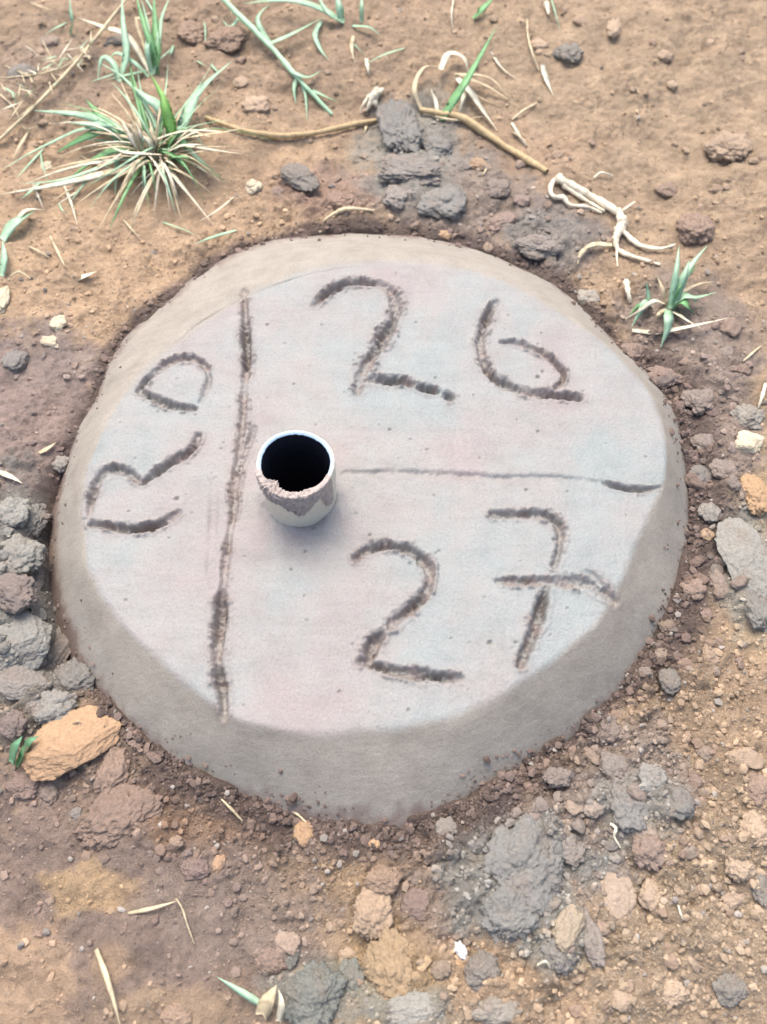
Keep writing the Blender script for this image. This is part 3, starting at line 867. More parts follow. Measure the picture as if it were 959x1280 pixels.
    ('clod',390,1248,48,40,10,'teal','lumpy','dark teal grey clod at bottom edge left of the middle'),
    ('clod',440,1225,20,24,0,'teal','lumpy','teal grey lumpy clod right of the dark teal one'),
    ('clod',366,1196,9,16,-15,'teal','soft','small teal clod standing above the dark teal one'),
    ('stone',360,1180,18,14,0,'tan','soft','tan stone above the small teal clod'),
    ('stone',434,1192,17,9,-10,'tan','soft','flat tan stone above the teal lumpy clod'),
    ('clod',340,1200,22,16,0,'brown','soft','brown clod left of the small teal clod'),
    ('clod',150,1020,60,38,30,'brown','soft','wide low brown clod on the purple soil at lower left'),
    ('clod',220,1270,22,14,0,'brown','soft','small brown clod at bottom edge left side'),
]
for i, (nm, px, py, rx, ry, rot, colr, sty, lab) in enumerate(PIECES):
    if px < 100 and 600 < py < 900: rx, ry = rx * 1.18, ry * 1.18
    big = max(rx, ry)
    st = sty
    piece(nm, px, py, rx, ry, rot, colr, st, 100 + i * 7, lab, {'clod': 'clod', 'stone': 'stone', 'pebble': 'pebble', 'seed_cluster': 'seed cluster'}[nm],
          hz=0.50 if big < 40 else 0.40, sink=0.45 if nm != 'stone' else 0.41, level=6 if big >= 40 else 5 if big >= 20 else 4, mat='stone' if nm in ('stone', 'pebble') else 'clod')

# smaller lumps that nothing tells apart, by the place they lie in
SMALL = []
for i in range(10):
    v, f = lump_shape(900 + i, 3, ['lumpy', 'rock', 'rock', 'soft', 'lumpy'][i % 5])
    v = v * np.array([1.0, RS.uniform(0.7, 0.95), RS.uniform(0.5, 0.75)])
    me = mesh_np('soil_lump', v, f); me.materials.append(M['clod']); SMALL.append(me)
ZONES = [  # how many, box in the photograph, radius px, colours, label
    (64, (800, 400, 935, 840), (5, 15), ('purple', 'brown', 'greybrown'), 'small purplish soil lump in the churned band along the right rim'),
    (56, (660, 860, 900, 1090), (5, 14), ('purple', 'tan', 'greybrown', 'brown'), 'small mixed soil lump scattered off the lower right rim'),
    (44, (560, 1040, 900, 1270), (5, 12), ('tan', 'brown', 'tan'), 'small tan soil lump among the stones at lower right'),
    (18, (880, 860, 955, 1270), (5, 9), ('tan', 'tan', 'brown'), 'small tan soil lump near the lower right picture edge'),
    (40, (180, 950, 560, 1090), (5, 9), ('purple', 'brown', 'dark'), 'small dark soil lump in the crumbs under the bottom rim'),
    (24, (330, 1080, 560, 1270), (5, 10), ('tan', 'brown'), 'small soil lump near the bottom edge at the middle'),
    (20, (5, 960, 300, 1270), (5, 9), ('brown', 'purple', 'tan'), 'small soil lump on the trampled soil at lower left'),
    (34, (2, 620, 90, 900), (6, 14), ('greybrown', 'pale', 'grey'), 'small soil lump in the heap left of concrete'),
    (14, (5, 400, 150, 620), (4, 7), ('brown', 'greybrown'), 'small soil lump on the smooth purple soil at left'),
    (34, (420, 190, 760, 400), (5, 13), ('brown', 'greybrown', 'tan'), 'small soil lump beyond the far rim of concrete'),
    (26, (560, 5, 955, 260), (5, 10), ('tan', 'tan', 'brown'), 'small tan soil lump on the open soil at upper right'),
    (26, (5, 5, 470, 250), (5, 10), ('tan', 'brown', 'tan'), 'small soil lump around the grass at upper left'),
]
for n, (x0, y0, x1, y1), (ra, rb_), cols, lab in ZONES:
    c = 0; tries = 0
    while c < n and tries < 2000:
        tries += 1
        px, py = RS.uniform(x0, x1), RS.uniform(y0, y1)
        p = at(px, py)
        d = np.hypot(*(p[:2] - CEN)) - float(r_base(np.arctan2(p[1] - CEN[1], p[0] - CEN[0])))
        if d < 0.004: continue
        r = RS.uniform(ra, rb_) if RS.uniform() < 0.35 else RS.uniform(ra, (ra + rb_) / 2)
        k = mpp(px, py); s = r * k
        q = on_ground(px, py)
        o = obj('soil_lump', SMALL[RS.randint(10)], None, None, (q[0], q[1], q[2] + s * 0.02))
        o.scale = (s * RS.uniform(0.85, 1.25), s, s * RS.uniform(0.7, 1.0)); o.rotation_euler = (RS.uniform(-.4, .4), RS.uniform(-.4, .4), RS.uniform(0, 6.28))
        lc = soil_colour(np.array([px]), np.array([py]), np.array([q[0]]), np.array([q[1]]), np.array([max(d, 0.012)]))[0]
        o.color = (*(lin(0.5 * np.array(COLS[cols[RS.randint(len(cols))]]) + 0.5 * lc, 0.84) * RS.uniform(0.85, 1.1)), 1)
        tag(o, lab, 'soil lump', lab.replace('small ', '').replace(' lump ', ' lumps '))
        c += 1

def crumbs(name, P, S, C, label, cat, parent=None, lvl=1):
    """uncountable grains: one mesh of little lumps"""
    v, f = ICO[1]
    if lvl == 0: v, f = np.array([(1, 0, 0), (-1, 0, 0), (0, 1, 0), (0, -1, 0), (0, 0, 1), (0, 0, -1)], float), np.array([(0, 2, 4), (2, 1, 4), (1, 3, 4), (3, 0, 4), (2, 0, 5), (1, 2, 5), (3, 1, 5), (0, 3, 5)])
    n = len(P)
    V = np.repeat(v[None], n, 0) * RS.uniform(0.7, 1.4, (n, len(v), 1))
    a = RS.uniform(0, 6.28, n); ca, sa = np.cos(a)[:, None], np.sin(a)[:, None]
    V = V * (RS.uniform(0.6, 1.2, (n, 1, 3)) * S[:, None, None])
    V = np.stack([V[..., 0] * ca - V[..., 1] * sa, V[..., 0] * sa + V[..., 1] * ca, V[..., 2] * 0.8], -1) + P[:, None, :]
    F = (f[None] + (np.arange(n) * len(v))[:, None, None]).reshape(-1, 3)
    me = mesh_np(name, V.reshape(-1, 3), F, False)
    vcol(me, 'soil', np.repeat(C, len(v), 0))
    o = obj(name, me, M['crumb'], parent)
    return tag(o, label, cat, kind='stuff')

def ground_crumbs(n=46000):
    px = RS.uniform(-40, 1000, n * 3); py = RS.uniform(-30, 1310, n * 3)
    p = at(px, py)
    x, y = p[:, 0], p[:, 1]
    d = np.hypot(x - CEN[0], y - CEN[1]) - r_base(np.arctan2(y - CEN[1], x - CEN[0]))
    lowright = smooth(0, 500, px - 400) * smooth(700, 950, py)
    rim_side = 0.35 + 0.65 * np.maximum(smooth(820, 930, py), smooth(760, 820, px))
    dens = 0.20 + 0.35 * lowright + 0.8 * np.exp(-np.maximum(d, 0) / 0.02) * rim_side + 0.25 * np.maximum(0, fbm2(x * 20, y * 20, 2, 66))
    calm = np.maximum(smooth(170, 90, px) * smooth(400, 450, py) * smooth(640, 600, py), smooth(330, 230, px) * smooth(1040, 1090, py))
    calm = np.maximum(calm, 0.7 * smooth(560, 700, px) * smooth(260, 200, py))
    dens = dens * (1 - 0.72 * calm)
    ok = (d > -0.0025) & (RS.uniform(0, 1, len(px)) < dens)
    px, py, x, y, d = px[ok][:n], py[ok][:n], x[ok][:n], y[ok][:n], d[ok][:n]
    s = 0.0006 * np.exp(RS.exponential(0.36, len(x))); s = np.minimum(s, 0.0028)
    z = gh_many(x, y) + s * 0.25
    c = soil_colour(px, py, x, y, d) * RS.uniform(0.86, 1.08, (len(x), 1))
    grey = RS.uniform(0, 1, len(x)) < 0.07
    c[grey] = np.array((168, 160, 150.0)) * RS.uniform(0.8, 1.1, (grey.sum(), 1))
    P = np.stack([x, y, z], -1); c = lin(c, SOIL_K); big = s > 0.0011
    crumbs('soil_crumbs', P[big], s[big], c[big], 'reddish soil crumbs strewn over the ground', 'soil crumbs')
    crumbs('soil_grit', P[~big], s[~big], c[~big], 'finest reddish soil grit between the crumbs', 'soil grit', lvl=0)
ground_crumbs()

def rim_crumbs(n=5200):
    a = RS.uniform(-math.pi, math.pi, n); d = 0.006 - RS.exponential(0.0055, n) 
    rr = r_base(a) + d
    x, y = CEN[0] + rr * np.cos(a), CEN[1] + rr * np.sin(a)
    px, py = photo(x, y)
    w = 0.18 + 0.82 * np.maximum(smooth(860, 960, py), smooth(740, 830, px)) * np.clip(0.55 + 1.2 * fbm2(x * 16, y * 16, 2, 67), 0.1, 1)
    ok = (RS.uniform(0, 1, n) < w) & (d > -0.022)
    x, y, px, py, d = x[ok], y[ok], px[ok], py[ok], d[ok]
    s = np.minimum(0.0007 * np.exp(RS.exponential(0.42, len(x))), 0.0034)
    zs = np.array([slab_h(p, q) for p, q in zip(x, y)])
    z = np.maximum(gh_many(x, y), np.where(d < 0.004, zs, -1)) + s * 0.3
    c = soil_colour(px, py, x, y, np.maximum(d, 0)) * RS.uniform(0.9, 1.25, (len(x), 1))
    crumbs('rim_crumbs', np.stack([x, y, z], -1), s, lin(c, SOIL_K), 'damp dark crumbs heaped on the rim of the concrete', 'soil crumbs')
rim_crumbs()

# ------------------------------------------------------------------ grass, straw and roots
def path(pts):
    """[(px, py, height above ground in mm)] -> world points"""
    out = []
    for p in pts:
        h = (p[2] if len(p) > 2 else 2.0) * 0.001
        out.append(on_ground(p[0], p[1], h))
    return np.array(out)

def blade(name, pts, wpx, mat, parent=None, n=16, fold=0.35, twist=0.0, tip=0.04, base=0.75):
    w = path(pts)
    s = spline(w, n)
    k = mpp(pts[len(pts) // 2][0], pts[len(pts) // 2][1])
    if hasattr(wpx, '__len__'): wpx = max(wpx)
    hw = wpx * 0.55 * k
    V = []
    for i in range(n):
        t = i / (n - 1)
        d = s[min(i + 1, n - 1)] - s[max(i - 1, 0)]; d /= np.linalg.norm(d) + 1e-9
        up = np.array((0, 0, 1.0))
        a = twist * t
        side = np.cross(d, up); side /= np.linalg.norm(side) + 1e-9
        nrm = np.cross(side, d)
        side = side * math.cos(a) + nrm * math.sin(a); nrm = np.cross(side, d)
        ww = hw * (base + (1 - base) * min(1, t * 4)) * max(tip, (1 - max(0, (t - 0.35) / 0.65) ** 1.6))
        ww *= 1 + 0.06 * math.sin(i * 1.7 + wpx)
        V += [s[i] - side * ww, s[i] - nrm * ww * fold, s[i] + side * ww, s[i] - nrm * (ww * fold + 0.00025)]
    V = np.array(V)
    o0 = s[0].copy() if parent is None else np.array(parent.location)
    F = []
    for i in range(n - 1):
        b = i * 4
        for a_, c_ in ((0, 1), (1, 2), (2, 3), (3, 0)):
            F.append((b + a_, b + c_, b + 4 + c_, b + 4 + a_))
    F += [(0, 1, 2, 3), tuple((n - 1) * 4 + q for q in (3, 2, 1, 0))]
    return obj(name, mesh_np(name, V - o0, F), M[mat], parent, None if parent else o0)

def tube_np(w, radii, n, m=7, seed=0):
    s = spline(w, n)
    rr = np.interp(np.linspace(0, 1, n), np.linspace(0, 1, len(radii)), radii)
    V = []
    side = None
    for i in range(n):
        d = s[min(i + 1, n - 1)] - s[max(i - 1, 0)]; d /= np.linalg.norm(d) + 1e-9
        ref = np.array((0, 0, 1.0)) if side is None else np.cross(side, d)
        a = np.cross(d, ref); a /= np.linalg.norm(a) + 1e-9
        side = a; b = np.cross(a, d)
        for q in range(m):
            th = 2 * math.pi * q / m
            r = rr[i] * (1 + 0.16 * math.sin(i * 2.1 + q * 1.3 + seed) + 0.12 * math.sin(i * 0.9 + seed * 3))
            V.append(s[i] + a * r * math.cos(th) + b * r * math.sin(th))
    F = [(i * m + q, i * m + (q + 1) % m, (i + 1) * m + (q + 1) % m, (i + 1) * m + q) for i in range(n - 1) for q in range(m)]
    return np.array(V), F

def stem(name, pts, wpx, mat, parent=None, n=20, seed=0):
    w = path(pts)
    k = mpp(pts[0][0], pts[0][1])
    ws = wpx if hasattr(wpx, '__len__') else (wpx, wpx * 0.85, wpx * 0.5)
    V, F = tube_np(w, [x * 0.5 * k for x in ws], n, 7, seed)
    o0 = w[0].copy() if parent is None else np.array(parent.location)
    return obj(name, mesh_np(name, V - o0, F), M[mat], parent, None if parent else o0)

def tuft(name, px, py, label, cat, blades, stems=(), group=None):
    p = on_ground(px, py)
    e = empty(name, p)
    tag(e, label, cat, group)
    for b in blades:
        nm = 'dry_blade' if b[2] in ('straw', 'cream') else 'blade'
        blade(nm, b[0], b[1], b[2], e, twist=b[3] if len(b) > 3 else 0.5)
    for i, s in enumerate(stems):
        stem('stalk', s[0], s[1], s[2], e, seed=i)
    return e

g0 = (190, 200, 0)
BL = [
    ([(186,203,1),(150,172,14),(126,146,18),(107,124,14)], 13, 'green'),
    ([(182,198,1),(140,158,16),(105,144,18),(42,138,8)], 12, 'mint'),
    ([(180,196,1),(140,162,14),(105,172,16),(70,191,4)], 13, 'green'),
    ([(184,200,1),(150,160,20),(110,155,20),(78,152,12)], 8, 'mint'),
    ([(214,172,1),(212,150,20),(205,125,34),(188,92,40)], 11, 'bright'),
    ([(205,195,1),(214,165,20),(206,135,32),(200,118,34)], 14, 'bright'),
    ([(222,175,1),(232,146,16),(250,112,22),(290,76,18)], 14, 'mint', 0.2),
    ([(215,165,2),(200,135,16),(183,122,18),(163,106,14)], 12, 'mint'),
    ([(182,203,1),(150,212,10),(75,230,10),(0,243,3)], 9, 'cream'),
    ([(180,205,1),(150,214,12),(112,222,10),(66,251,2)], 7, 'straw'),
    ([(184,204,1),(150,210,8),(112,224,10),(84,258,1)], 5, 'mint'),
    ([(186,200,1),(150,186,16),(118,200,14),(86,224,2)], 10, 'green'),
    ([(182,206,1),(165,218,10),(146,248,10),(122,288,1)], 5, 'straw'),
    ([(203,200,1),(214,215,12),(234,240,12),(267,281,1)], 6, 'cream'),
    ([(205,196,1),(225,180,14),(250,200,12),(276,221,1)], 8, 'mint'),
    ([(206,190,1),(222,170,14),(238,188,12),(252,190,2)], 7, 'green'),
    ([(210,185,1),(222,160,18),(240,165,14),(258,186,1)], 6, 'mint'),
    ([(216,180,1),(240,165,14),(262,170,10),(281,162,2)], 3.5, 'straw'),
    ([(184,200,1),(170,180,18),(160,165,26),(150,148,28)], 7, 'cream'),
    ([(188,202,1),(178,182,18),(168,165,28),(158,152,30)], 7, 'straw'),
    ([(192,202,1),(184,180,18),(176,168,28),(170,152,30)], 6, 'cream'),
    ([(195,202,1),(190,182,18),(180,172,24),(164,170,24)], 7, 'cream'),
    ([(197,200,1),(196,180,18),(190,168,24),(186,160,26)], 6, 'straw'),
    ([(178,208,1),(150,190,10),(140,200,10),(133,214,4)], 5, 'straw'),
    ([(180,204,1),(150,196,12),(146,215,8),(144,244,1)], 6, 'mint'),
    ([(178,200,1),(120,160,16),(60,180,12),(2,212,2)], 4, 'mint'),
    ([(200,204,1),(206,196,12),(215,205,10),(222,214,3)], 5, 'straw'),
    ([(188,206,1),(182,214,6),(176,220,5),(170,222,1)], 7, 'straw'),
    ([(207,200,1),(212,180,16),(218,172,18),(232,162,14)], 8, 'green'),
]
rg = random.Random(12)
for i in range(80):
    a = rg.uniform(0, 6.28); l = rg.uniform(35, 110) * (1.25 if math.cos(a) < -0.2 else 0.9); bx, by = 190 + rg.uniform(-14, 22), 200 + rg.uniform(-14, 6)
    dx, dy = math.cos(a), -math.sin(a) * 0.85
    hz = rg.uniform(8, 24)
    BL.append(([(bx, by, 1), (bx + dx * l * .35, by + dy * l * .35 - hz * .5, hz), (bx + dx * l * .7, by + dy * l * .7 - hz * .4, hz), (bx + dx * l, by + dy * l, rg.uniform(1, 10))],
               rg.choice([2, 2.5, 3, 4]), rg.choice(['mint', 'straw', 'cream', 'green', 'straw', 'mint'])))
WISP = []
BIG = tuft('grass_tuft', 190, 202, 'large green and cream grass tuft at upper left of concrete', 'grass tuft', BL)
for i in range(22):
    a = rg.choice([rg.uniform(2.2, 3.9), rg.uniform(0.4, 2.4), rg.uniform(-0.6, 0.4)]); l = rg.uniform(80, 170); bx, by = 190 + rg.uniform(-18, 24), 196 + rg.uniform(-24, 8)
    dx, dy = math.cos(a), -math.sin(a) * 0.8; hz = rg.uniform(10, 30); cv = rg.uniform(-18, 18)
    WISP.append(([(bx, by, 1), (bx + dx * l * .35 - dy * cv, by + dy * l * .35 + dx * cv - hz * .4, hz), (bx + dx * l * .7 - dy * cv, by + dy * l * .7 + dx * cv - hz * .3, hz), (bx + dx * l, by + dy * l, rg.uniform(2, 14))],
               rg.choice([1.6, 2.2, 3, 4]), rg.choice(['mint', 'mint', 'straw', 'green', 'cream'])))
for b in WISP: blade('dry_blade' if b[2] in ('straw', 'cream') else 'blade', b[0], b[1], b[2], BIG, twist=0.6)
BL2 = [
    ([(194,92,1),(196,66,20),(194,30,32),(192,-12,34)], 10, 'green', 0.2),
    ([(196,92,1),(190,58,24),(180,30,34),(168,-14,36)], 8, 'green', 0.2),
    ([(190,94,1),(184,62,22),(186,38,30),(176,-4,36)], 6, 'mint', 0.2),
    ([(192,92,1),(198,52,24),(202,22,32),(214,-8,34)], 6, 'mint', 0.2),
    ([(150,100,1),(158,66,18),(154,30,26),(152,-10,30)], 8, 'mint', 0.2),
    ([(186,96,1),(170,80,12),(146,66,14),(134,78,4)], 5, 'mint'),
    ([(190,94,1),(160,46,14),(130,34,12),(97,22,4)], 7, 'cream'),
    ([(192,90,1),(170,25,16),(185,26,10),(215,8,3)], 4, 'straw'),
    ([(150,102,1),(142,80,12),(128,72,14),(122,100,3)], 7, 'mint'),
    ([(88,42,1),(90,28,14),(88,12,22),(87,-10,26)], 5, 'mint'),
]
tuft('grass_tuft', 190, 94, 'upright green grass blades cut by top edge at upper left', 'grass tuft', BL2)

hair = []
rr = random.Random(4)
for i in range(46):
    bx, by = rr.choice([(75, 92), (95, 72), (60, 80), (40, 100), (110, 62), (22, 120)])
    bx += rr.uniform(-16, 16); by += rr.uniform(-12, 12)
    a = rr.uniform(0, 6.28); l = rr.uniform(10, 32)
    hair.append(([(bx, by, rr.uniform(4, 12)), (bx + l * .5 * math.cos(a), by - l * .5 * math.sin(a), rr.uniform(10, 18)), (bx + l * math.cos(a), by - l * math.sin(a), rr.uniform(4, 16))], rr.choice([1.5, 2, 2.5]), rr.choice(['straw', 'mint', 'cream']), 0.3))
tuft('feathery_grass', 0, 178, 'pale feathery grass stalk slanting across the upper left corner', 'grass stalk', hair,
     [([(-4,178,2),(50,126,10),(98,74,14),(162,-6,18)], (3.5, 4.5, 3.5), 'straw'), ([(-6,98,4),(30,95,8),(75,86,12),(110,62,14)], (2, 2, 1.2), 'straw'),
      ([(0,118,2),(18,135,8),(30,160,6),(46,158,3)], (2, 1.5, 1), 'straw')])

tuft('slanting_grass', 415, 143, 'long green grass stem slanting down from top edge left of middle', 'grass stem', [
    ([(338,54,10),(365,42,14),(405,21,10)], 7, 'mint'), ([(372,95,4),(368,110,6),(370,130,2)], 5, 'mint'), ([(362,88,6),(384,96,8),(402,88,3)], 6, 'mint'),
    ([(375,100,3),(382,118,6),(384,152,1)], 4, 'mint'), ([(385,110,3),(402,118,6),(424,128,2)], 5, 'mint'), ([(340,58,8),(322,24,14),(340,2,14)], 6, 'mint'),
    ([(300,20,8),(288,34,8),(278,25,3)], 4, 'mint')],
    [([(415,143,1),(372,97,6),(340,60,12),(272,-8,20)], (4, 7, 7), 'mint')])
tuft('grass_tuft', 430, 40, 'thin green grass blades hanging in from the top edge', 'grass tuft', [
    ([(430,28,2),(400,10,14),(360,0,18),(305,4,10)], 8, 'mint'), ([(428,26,2),(424,8,14),(420,-10,22)], 9, 'mint'), ([(452,28,1),(452,8,14),(452,-10,20)], 5, 'mint'),
    ([(430,28,2),(410,15,12),(395,-8,18)], 6, 'mint'), ([(402,26,2),(394,42,8),(400,60,6),(411,76,1)], 6, 'mint', 0.2), ([(440,32,1),(462,34,8),(478,46,2)], 5, 'mint'),
    ([(442,44,1),(440,60,3),(444,80,1)], 5, 'straw'), ([(458,72,1),(460,84,5),(462,96,2)], 5, 'cream')])
tuft('grass_tuft', 550, 150, 'single green blade with curled dry leaves above the grey clods', 'grass tuft', [
    ([(551,150,2),(568,124,16),(588,92,26),(622,31,30)], 11, 'green', 0.15),
    ([(570,96,6),(586,112,10),(604,138,8),(622,163,2)], 9, 'cream'), ([(572,92,6),(592,100,10),(614,110,8),(645,131,2)], 6, 'straw'),
    ([(528,140,2),(518,110,12),(530,84,14),(551,84,10)], 6, 'straw'), ([(551,86,10),(562,66,14),(580,72,12),(586,92,6)], 9, 'cream'),
    ([(548,150,2),(545,128,8),(538,110,6)], 5, 'cream'), ([(586,96,6),(580,120,10),(574,142,3)], 6, 'cream'), ([(568,92,8),(610,96,10),(636,120,5)], 4, 'straw')])
tag(blade('grass_sprig', [(591,23,2),(602,12,8),(622,-8,14)], 9, 'green'), 'short green grass blade cut by the top edge right of middle', 'grass blade')

for i in range(40):
    px, py = rg.uniform(-5, 290), rg.uniform(5, 300)
    if i >= 30: px, py = rg.uniform(300, 700), rg.uniform(10, 240)
    a = rg.uniform(0, 3.14); l = rg.uniform(14, 60)
    dx, dy = math.cos(a) * l / 2, math.sin(a) * l / 2
    o = blade('straw', [(px - dx, py - dy, 1), (px + rg.uniform(-3, 3), py + rg.uniform(-3, 3), rg.uniform(3, 8)), (px + dx, py + dy, 1.5)], rg.choice([2, 2.5, 3.5]), rg.choice(['straw', 'cream', 'mint']), twist=0.6, n=10)
    lab = 'thin dry grass litter strewn on the soil at upper left' if i < 30 else 'thin dry grass litter on the soil above the far rim'
    tag(o, lab, 'straw', lab)

# the small tuft at the right
tuft('grass_tuft', 836, 388, 'small pale green grass tuft on the right side of concrete', 'grass tuft', [
    ([(838,386,1),(842,360,16),(846,335,24),(849,307,26)], 8, 'mint', 0.2), ([(839,386,1),(850,358,16),(862,334,24),(884,307,24)], 10, 'mint', 0.2),
    ([(842,380,1),(850,356,18),(856,342,24),(862,325,26)], 9, 'mint', 0.2), ([(840,380,1),(856,370,14),(872,371,14),(896,365,8)], 9, 'mint'),
    ([(840,384,1),(852,376,12),(862,384,10),(866,392,4)], 13, 'green'), ([(836,386,1),(836,396,12),(834,412,12),(826,434,2)], 11, 'mint', 0.2),
    ([(838,388,1),(850,394,8),(862,402,6),(880,412,2)], 5, 'cream'), ([(832,380,1),(818,376,12),(802,387,12),(781,399,2)], 5, 'cream'),
    ([(815,382,1),(808,378,10),(800,390,10),(790,408,2)], 9, 'mint'), ([(814,382,1),(804,380,8),(796,384,8),(786,396,2)], 6, 'green'),
    ([(832,382,1),(830,366,14),(826,356,16),(822,346,16)], 5, 'straw'), ([(836,384,1),(846,362,14),(858,346,18),(872,332,18)], 7, 'green'),
    ([(840,376,1),(858,362,12),(876,354,10),(892,352,4)], 5, 'straw'), ([(812,382,1),(810,366,10),(808,352,14)], 5, 'mint'),
    ([(834,386,1),(824,392,8),(820,402,4)], 5, 'straw'), ([(838,384,1),(856,368,14),(870,374,8),(866,378,4)], 7, 'mint')])

tuft('dry_root', 700, 226, 'bleached forked root lying on soil right above the concrete', 'root', [
    ([(766,306,4),(742,306,6),(720,318,2)], 7, 'straw'), ([(738,306,3),(726,318,5),(722,332,2)], 5, 'straw')],
    [([(697,222,4),(706,228,5),(742,247,6),(774,266,5)], (13, 10, 9), 'root'), ([(772,262,5),(778,278,5),(774,288,4),(769,300,3)], (10, 14, 8), 'root'),
     ([(770,298,4),(771,310,3),(783,318,3),(806,325,3),(826,331,2)], (7, 6, 3), 'root'), ([(775,284,4),(788,298,4),(803,308,4),(825,311,4),(844,306,6)], (7, 6, 3), 'root'),
     ([(693,224,4),(688,236,5),(692,246,4),(705,247,5),(712,256,4),(735,259,3),(752,266,2)], (6, 6, 3), 'root'), ([(704,232,5),(735,252,4),(756,264,3)], (6, 5, 3), 'root'),
     ([(771,303,3),(771,318,2),(772,333,1)], (4, 3, 2), 'root'), ([(774,266,5),(786,258,6),(794,252,8)], (4, 3, 1.5), 'root')])
tuft('dry_vine', 527, 139, 'tan dry stem running from the grey clods to the pale root', 'dry stem', [], [
    ([(525,137,4),(552,142,6),(578,147,6),(624,178,5),(660,200,4),(684,214,3)], (6, 9, 7), 'vine'), ([(545,146,4),(570,150,3),(604,146,3)], (3, 3, 2), 'straw')])
tuft('dry_vine', 265, 150, 'long thin dry vine between the grass tuft and the tall grey clod', 'dry vine', [], [
    ([(258,147,2),(280,155,5),(308,164,5),(350,170,5),(395,166,5),(435,157,5),(478,149,3)], (5, 7, 6), 'vine')])
tuft('root_wad', 467, 124, 'small frayed cream root wad left of the tall grey clod', 'root', [], [
    ([(472,112,4),(466,122,8),(458,140,2)], (8, 10, 2), 'cream'), ([(474,114,4),(468,126,6),(474,136,2)], (6, 8, 3), 'cream'), ([(462,118,4),(456,128,5),(450,138,1)], (4, 4, 1), 'cream'), ([(478,112,4),(470,118,8),(460,122,4)], (6, 8, 4), 'cream')])

def one(name, pts, w, mat, label, cat='straw', kind='stem', **k):
    o = stem(name, pts, w, mat, **k) if kind == 'stem' else blade(name, pts, w, mat, twist=0.3, **k)
    return tag(o, label, cat)
one('straw', [(405,276,2),(420,266,4),(436,261,5),(468,263,3)], (3, 6, 3), 'straw', 'tan dry stick lying just beyond the far rim', 'stick')
one('straw', [(398,290,2),(420,289,3),(446,291,2)], (3, 5, 2), 'straw', 'short pale straw lying on the far rim edge')
one('straw', [(659,25,2),(660,45,5),(666,68,5),(674,88,2)], (2, 2.5, 2), 'straw', 'hair thin straw left of the blue grey clod at upper right')
one('straw', [(678,80,3),(683,98,5),(692,120,2)], (2, 7, 2), 'cream', 'pale pointed straw below the hair thin straw', kind='blade')
one('straw', [(640,150,2),(655,138,5),(671,129,2)], (3, 4, 2), 'straw', 'short straw right of the dry stem, upper of two')
one('straw', [(640,154,2),(648,168,4),(658,182,2)], (3, 4, 2), 'cream', 'short straw right of the dry stem, lower of two')
one('straw', [(683,4,4),(686,18,4)], (7, 5, 3), 'cream', 'pale straw stub at the top edge right of middle')
one('straw', [(742,222,2),(752,216,4),(766,220,2)], (2, 3, 2), 'cream', 'tiny pale straw above the forked root')
one('straw', [(790,413,4),(822,415,6),(862,408,9),(912,397,6)], 7, 'cream', 'long white straw crossing under the small right grass tuft', kind='blade')
one('straw', [(783,352,6),(785,364,6),(788,378,2)], (8, 6, 4), 'cream', 'pale straw stub left of the small right grass tuft')
one('straw', [(929,452,2),(940,442,4),(951,433,2)], (2, 3, 2), 'straw', 'thin straw near right edge below the small tuft')
one('straw', [(957,480,3),(953,495,5),(948,510,2)], (4, 5, 2), 'cream', 'pale straw at the right picture edge above the pale clod')
one('straw', [(96,349,2),(108,344,4),(121,339,2)], (3, 7, 3), 'cream', 'short cream straw on orange soil left of the far rim', kind='blade')
one('straw', [(63,296,2),(72,314,5),(81,333,2)], (2, 4, 2), 'straw', 'thin straw upright on orange soil at left')
one('straw', [(36,308,2),(48,314,4),(61,322,2)], (2, 3, 2), 'straw', 'thin straw below the pale leaf at left edge')
one('straw', [(49,566,2),(60,560,4),(71,552,2)], (2, 6, 2), 'straw', 'short tan straw on purple soil near the left rim', kind='blade')
one('straw', [(-3,589,2),(12,595,4),(28,604,2)], (4, 7, 3), 'cream', 'white straw at left picture edge on purple soil', kind='blade')
one('straw', [(160,1142,1),(192,1135,4),(222,1126,3)], 5, 'straw', 'tan straw lying flat on soil at lower left', kind='blade')
one('straw', [(220,1123,4),(228,1136,5),(234,1155,3),(243,1180,1)], (2, 2.5, 1.5), 'straw', 'thin curved straw hanging from the end of the tan straw')
one('straw', [(120,1186,3),(132,1218,6),(142,1250,5),(152,1290,4)], 6.5, 'straw', 'long tan straw reaching the bottom edge at lower left', kind='blade')
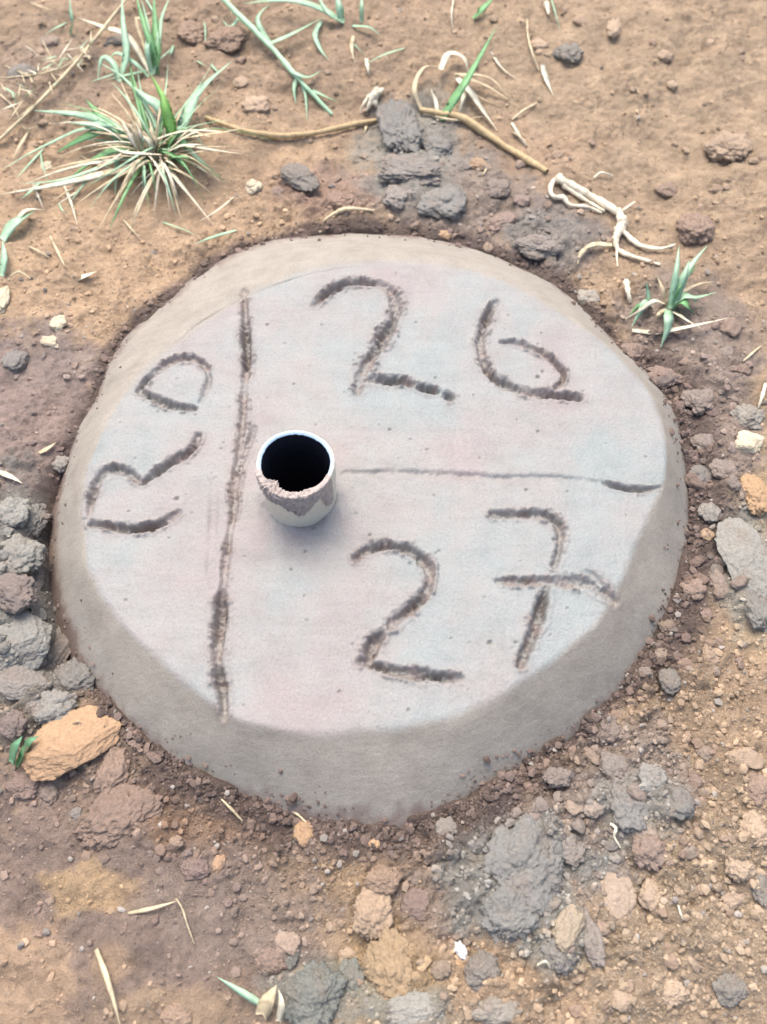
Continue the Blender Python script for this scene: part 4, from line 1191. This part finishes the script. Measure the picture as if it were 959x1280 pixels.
one('straw', [(328,1256,6),(302,1240,10),(271,1221,4)], 8, 'mint', 'pale green blade pointing to the dark teal clod', 'grass blade', kind='blade')
one('straw', [(277,999,2),(290,1012,4),(303,1026,2)], (2, 4, 2), 'straw', 'short brown straw on crumbs under the lower left rim')
one('straw', [(363,1013,3),(372,1018,5),(384,1029,2)], (2, 3, 2), 'straw', 'tiny straw above the orange oval pebble')
one('straw', [(764,1030,3),(770,1036,6),(768,1046,5),(776,1060,2)], (4, 4, 2), 'cream', 'short cream rootlet on the tall grey clod at lower right', 'rootlet')
one('straw', [(848,1132,2),(851,1142,4),(854,1150,2)], (2, 3, 1.5), 'cream', 'tiny cream rootlet right of the rounded tan stone', 'rootlet')
one('straw', [(672,1206,4),(682,1202,6),(688,1210,3)], (2.5, 3, 2), 'cream', 'tiny curled rootlet on crumbly clod at bottom right', 'rootlet')
one('straw', [(14,345,4),(24,340,6),(38,348,2)], (2, 3, 2), 'straw', 'short tan straw beside the pale leaf at left edge')
one('husk', [(326,1272,4),(334,1252,12),(346,1231,10)], 18, 'straw', 'folded brown husk leaning on the dark teal clod', 'husk', kind='blade', fold=0.7)
one('husk', [(348,1278,6),(352,1256,16),(348,1236,12)], 8, 'cream', 'pale husk edge between brown husk and dark teal clod', 'husk', kind='blade', fold=0.6)

tuft('leaf_scrap', 5, 298, 'pale green bent leaf at left picture edge', 'leaf', [
    ([(3,300,2),(14,282,10),(28,271,12),(46,262,8)], 15, 'mint', 0.2), ([(2,345,1),(5,322,8),(3,300,6)], 9, 'mint', 0.2), ([(20,276,8),(34,262,10),(58,262,6)], 7, 'cream')])
tuft('leaf_scrap', 28, 938, 'crumpled green leaf scrap left of the orange stone', 'leaf', [
    ([(14,955,4),(18,935,16),(28,920,16)], 14, 'leaf', 0.4), ([(30,940,4),(36,928,16),(48,920,14)], 13, 'leaf', 0.6), ([(20,958,4),(26,945,12),(28,932,12)], 9, 'green', 0.4)])
print('TRIS', sum(sum(len(p.vertices) - 2 for p in m.polygons) if len(m.polygons) < 3000 else len(m.loops) - 2 * len(m.polygons) for m in bpy.data.meshes))
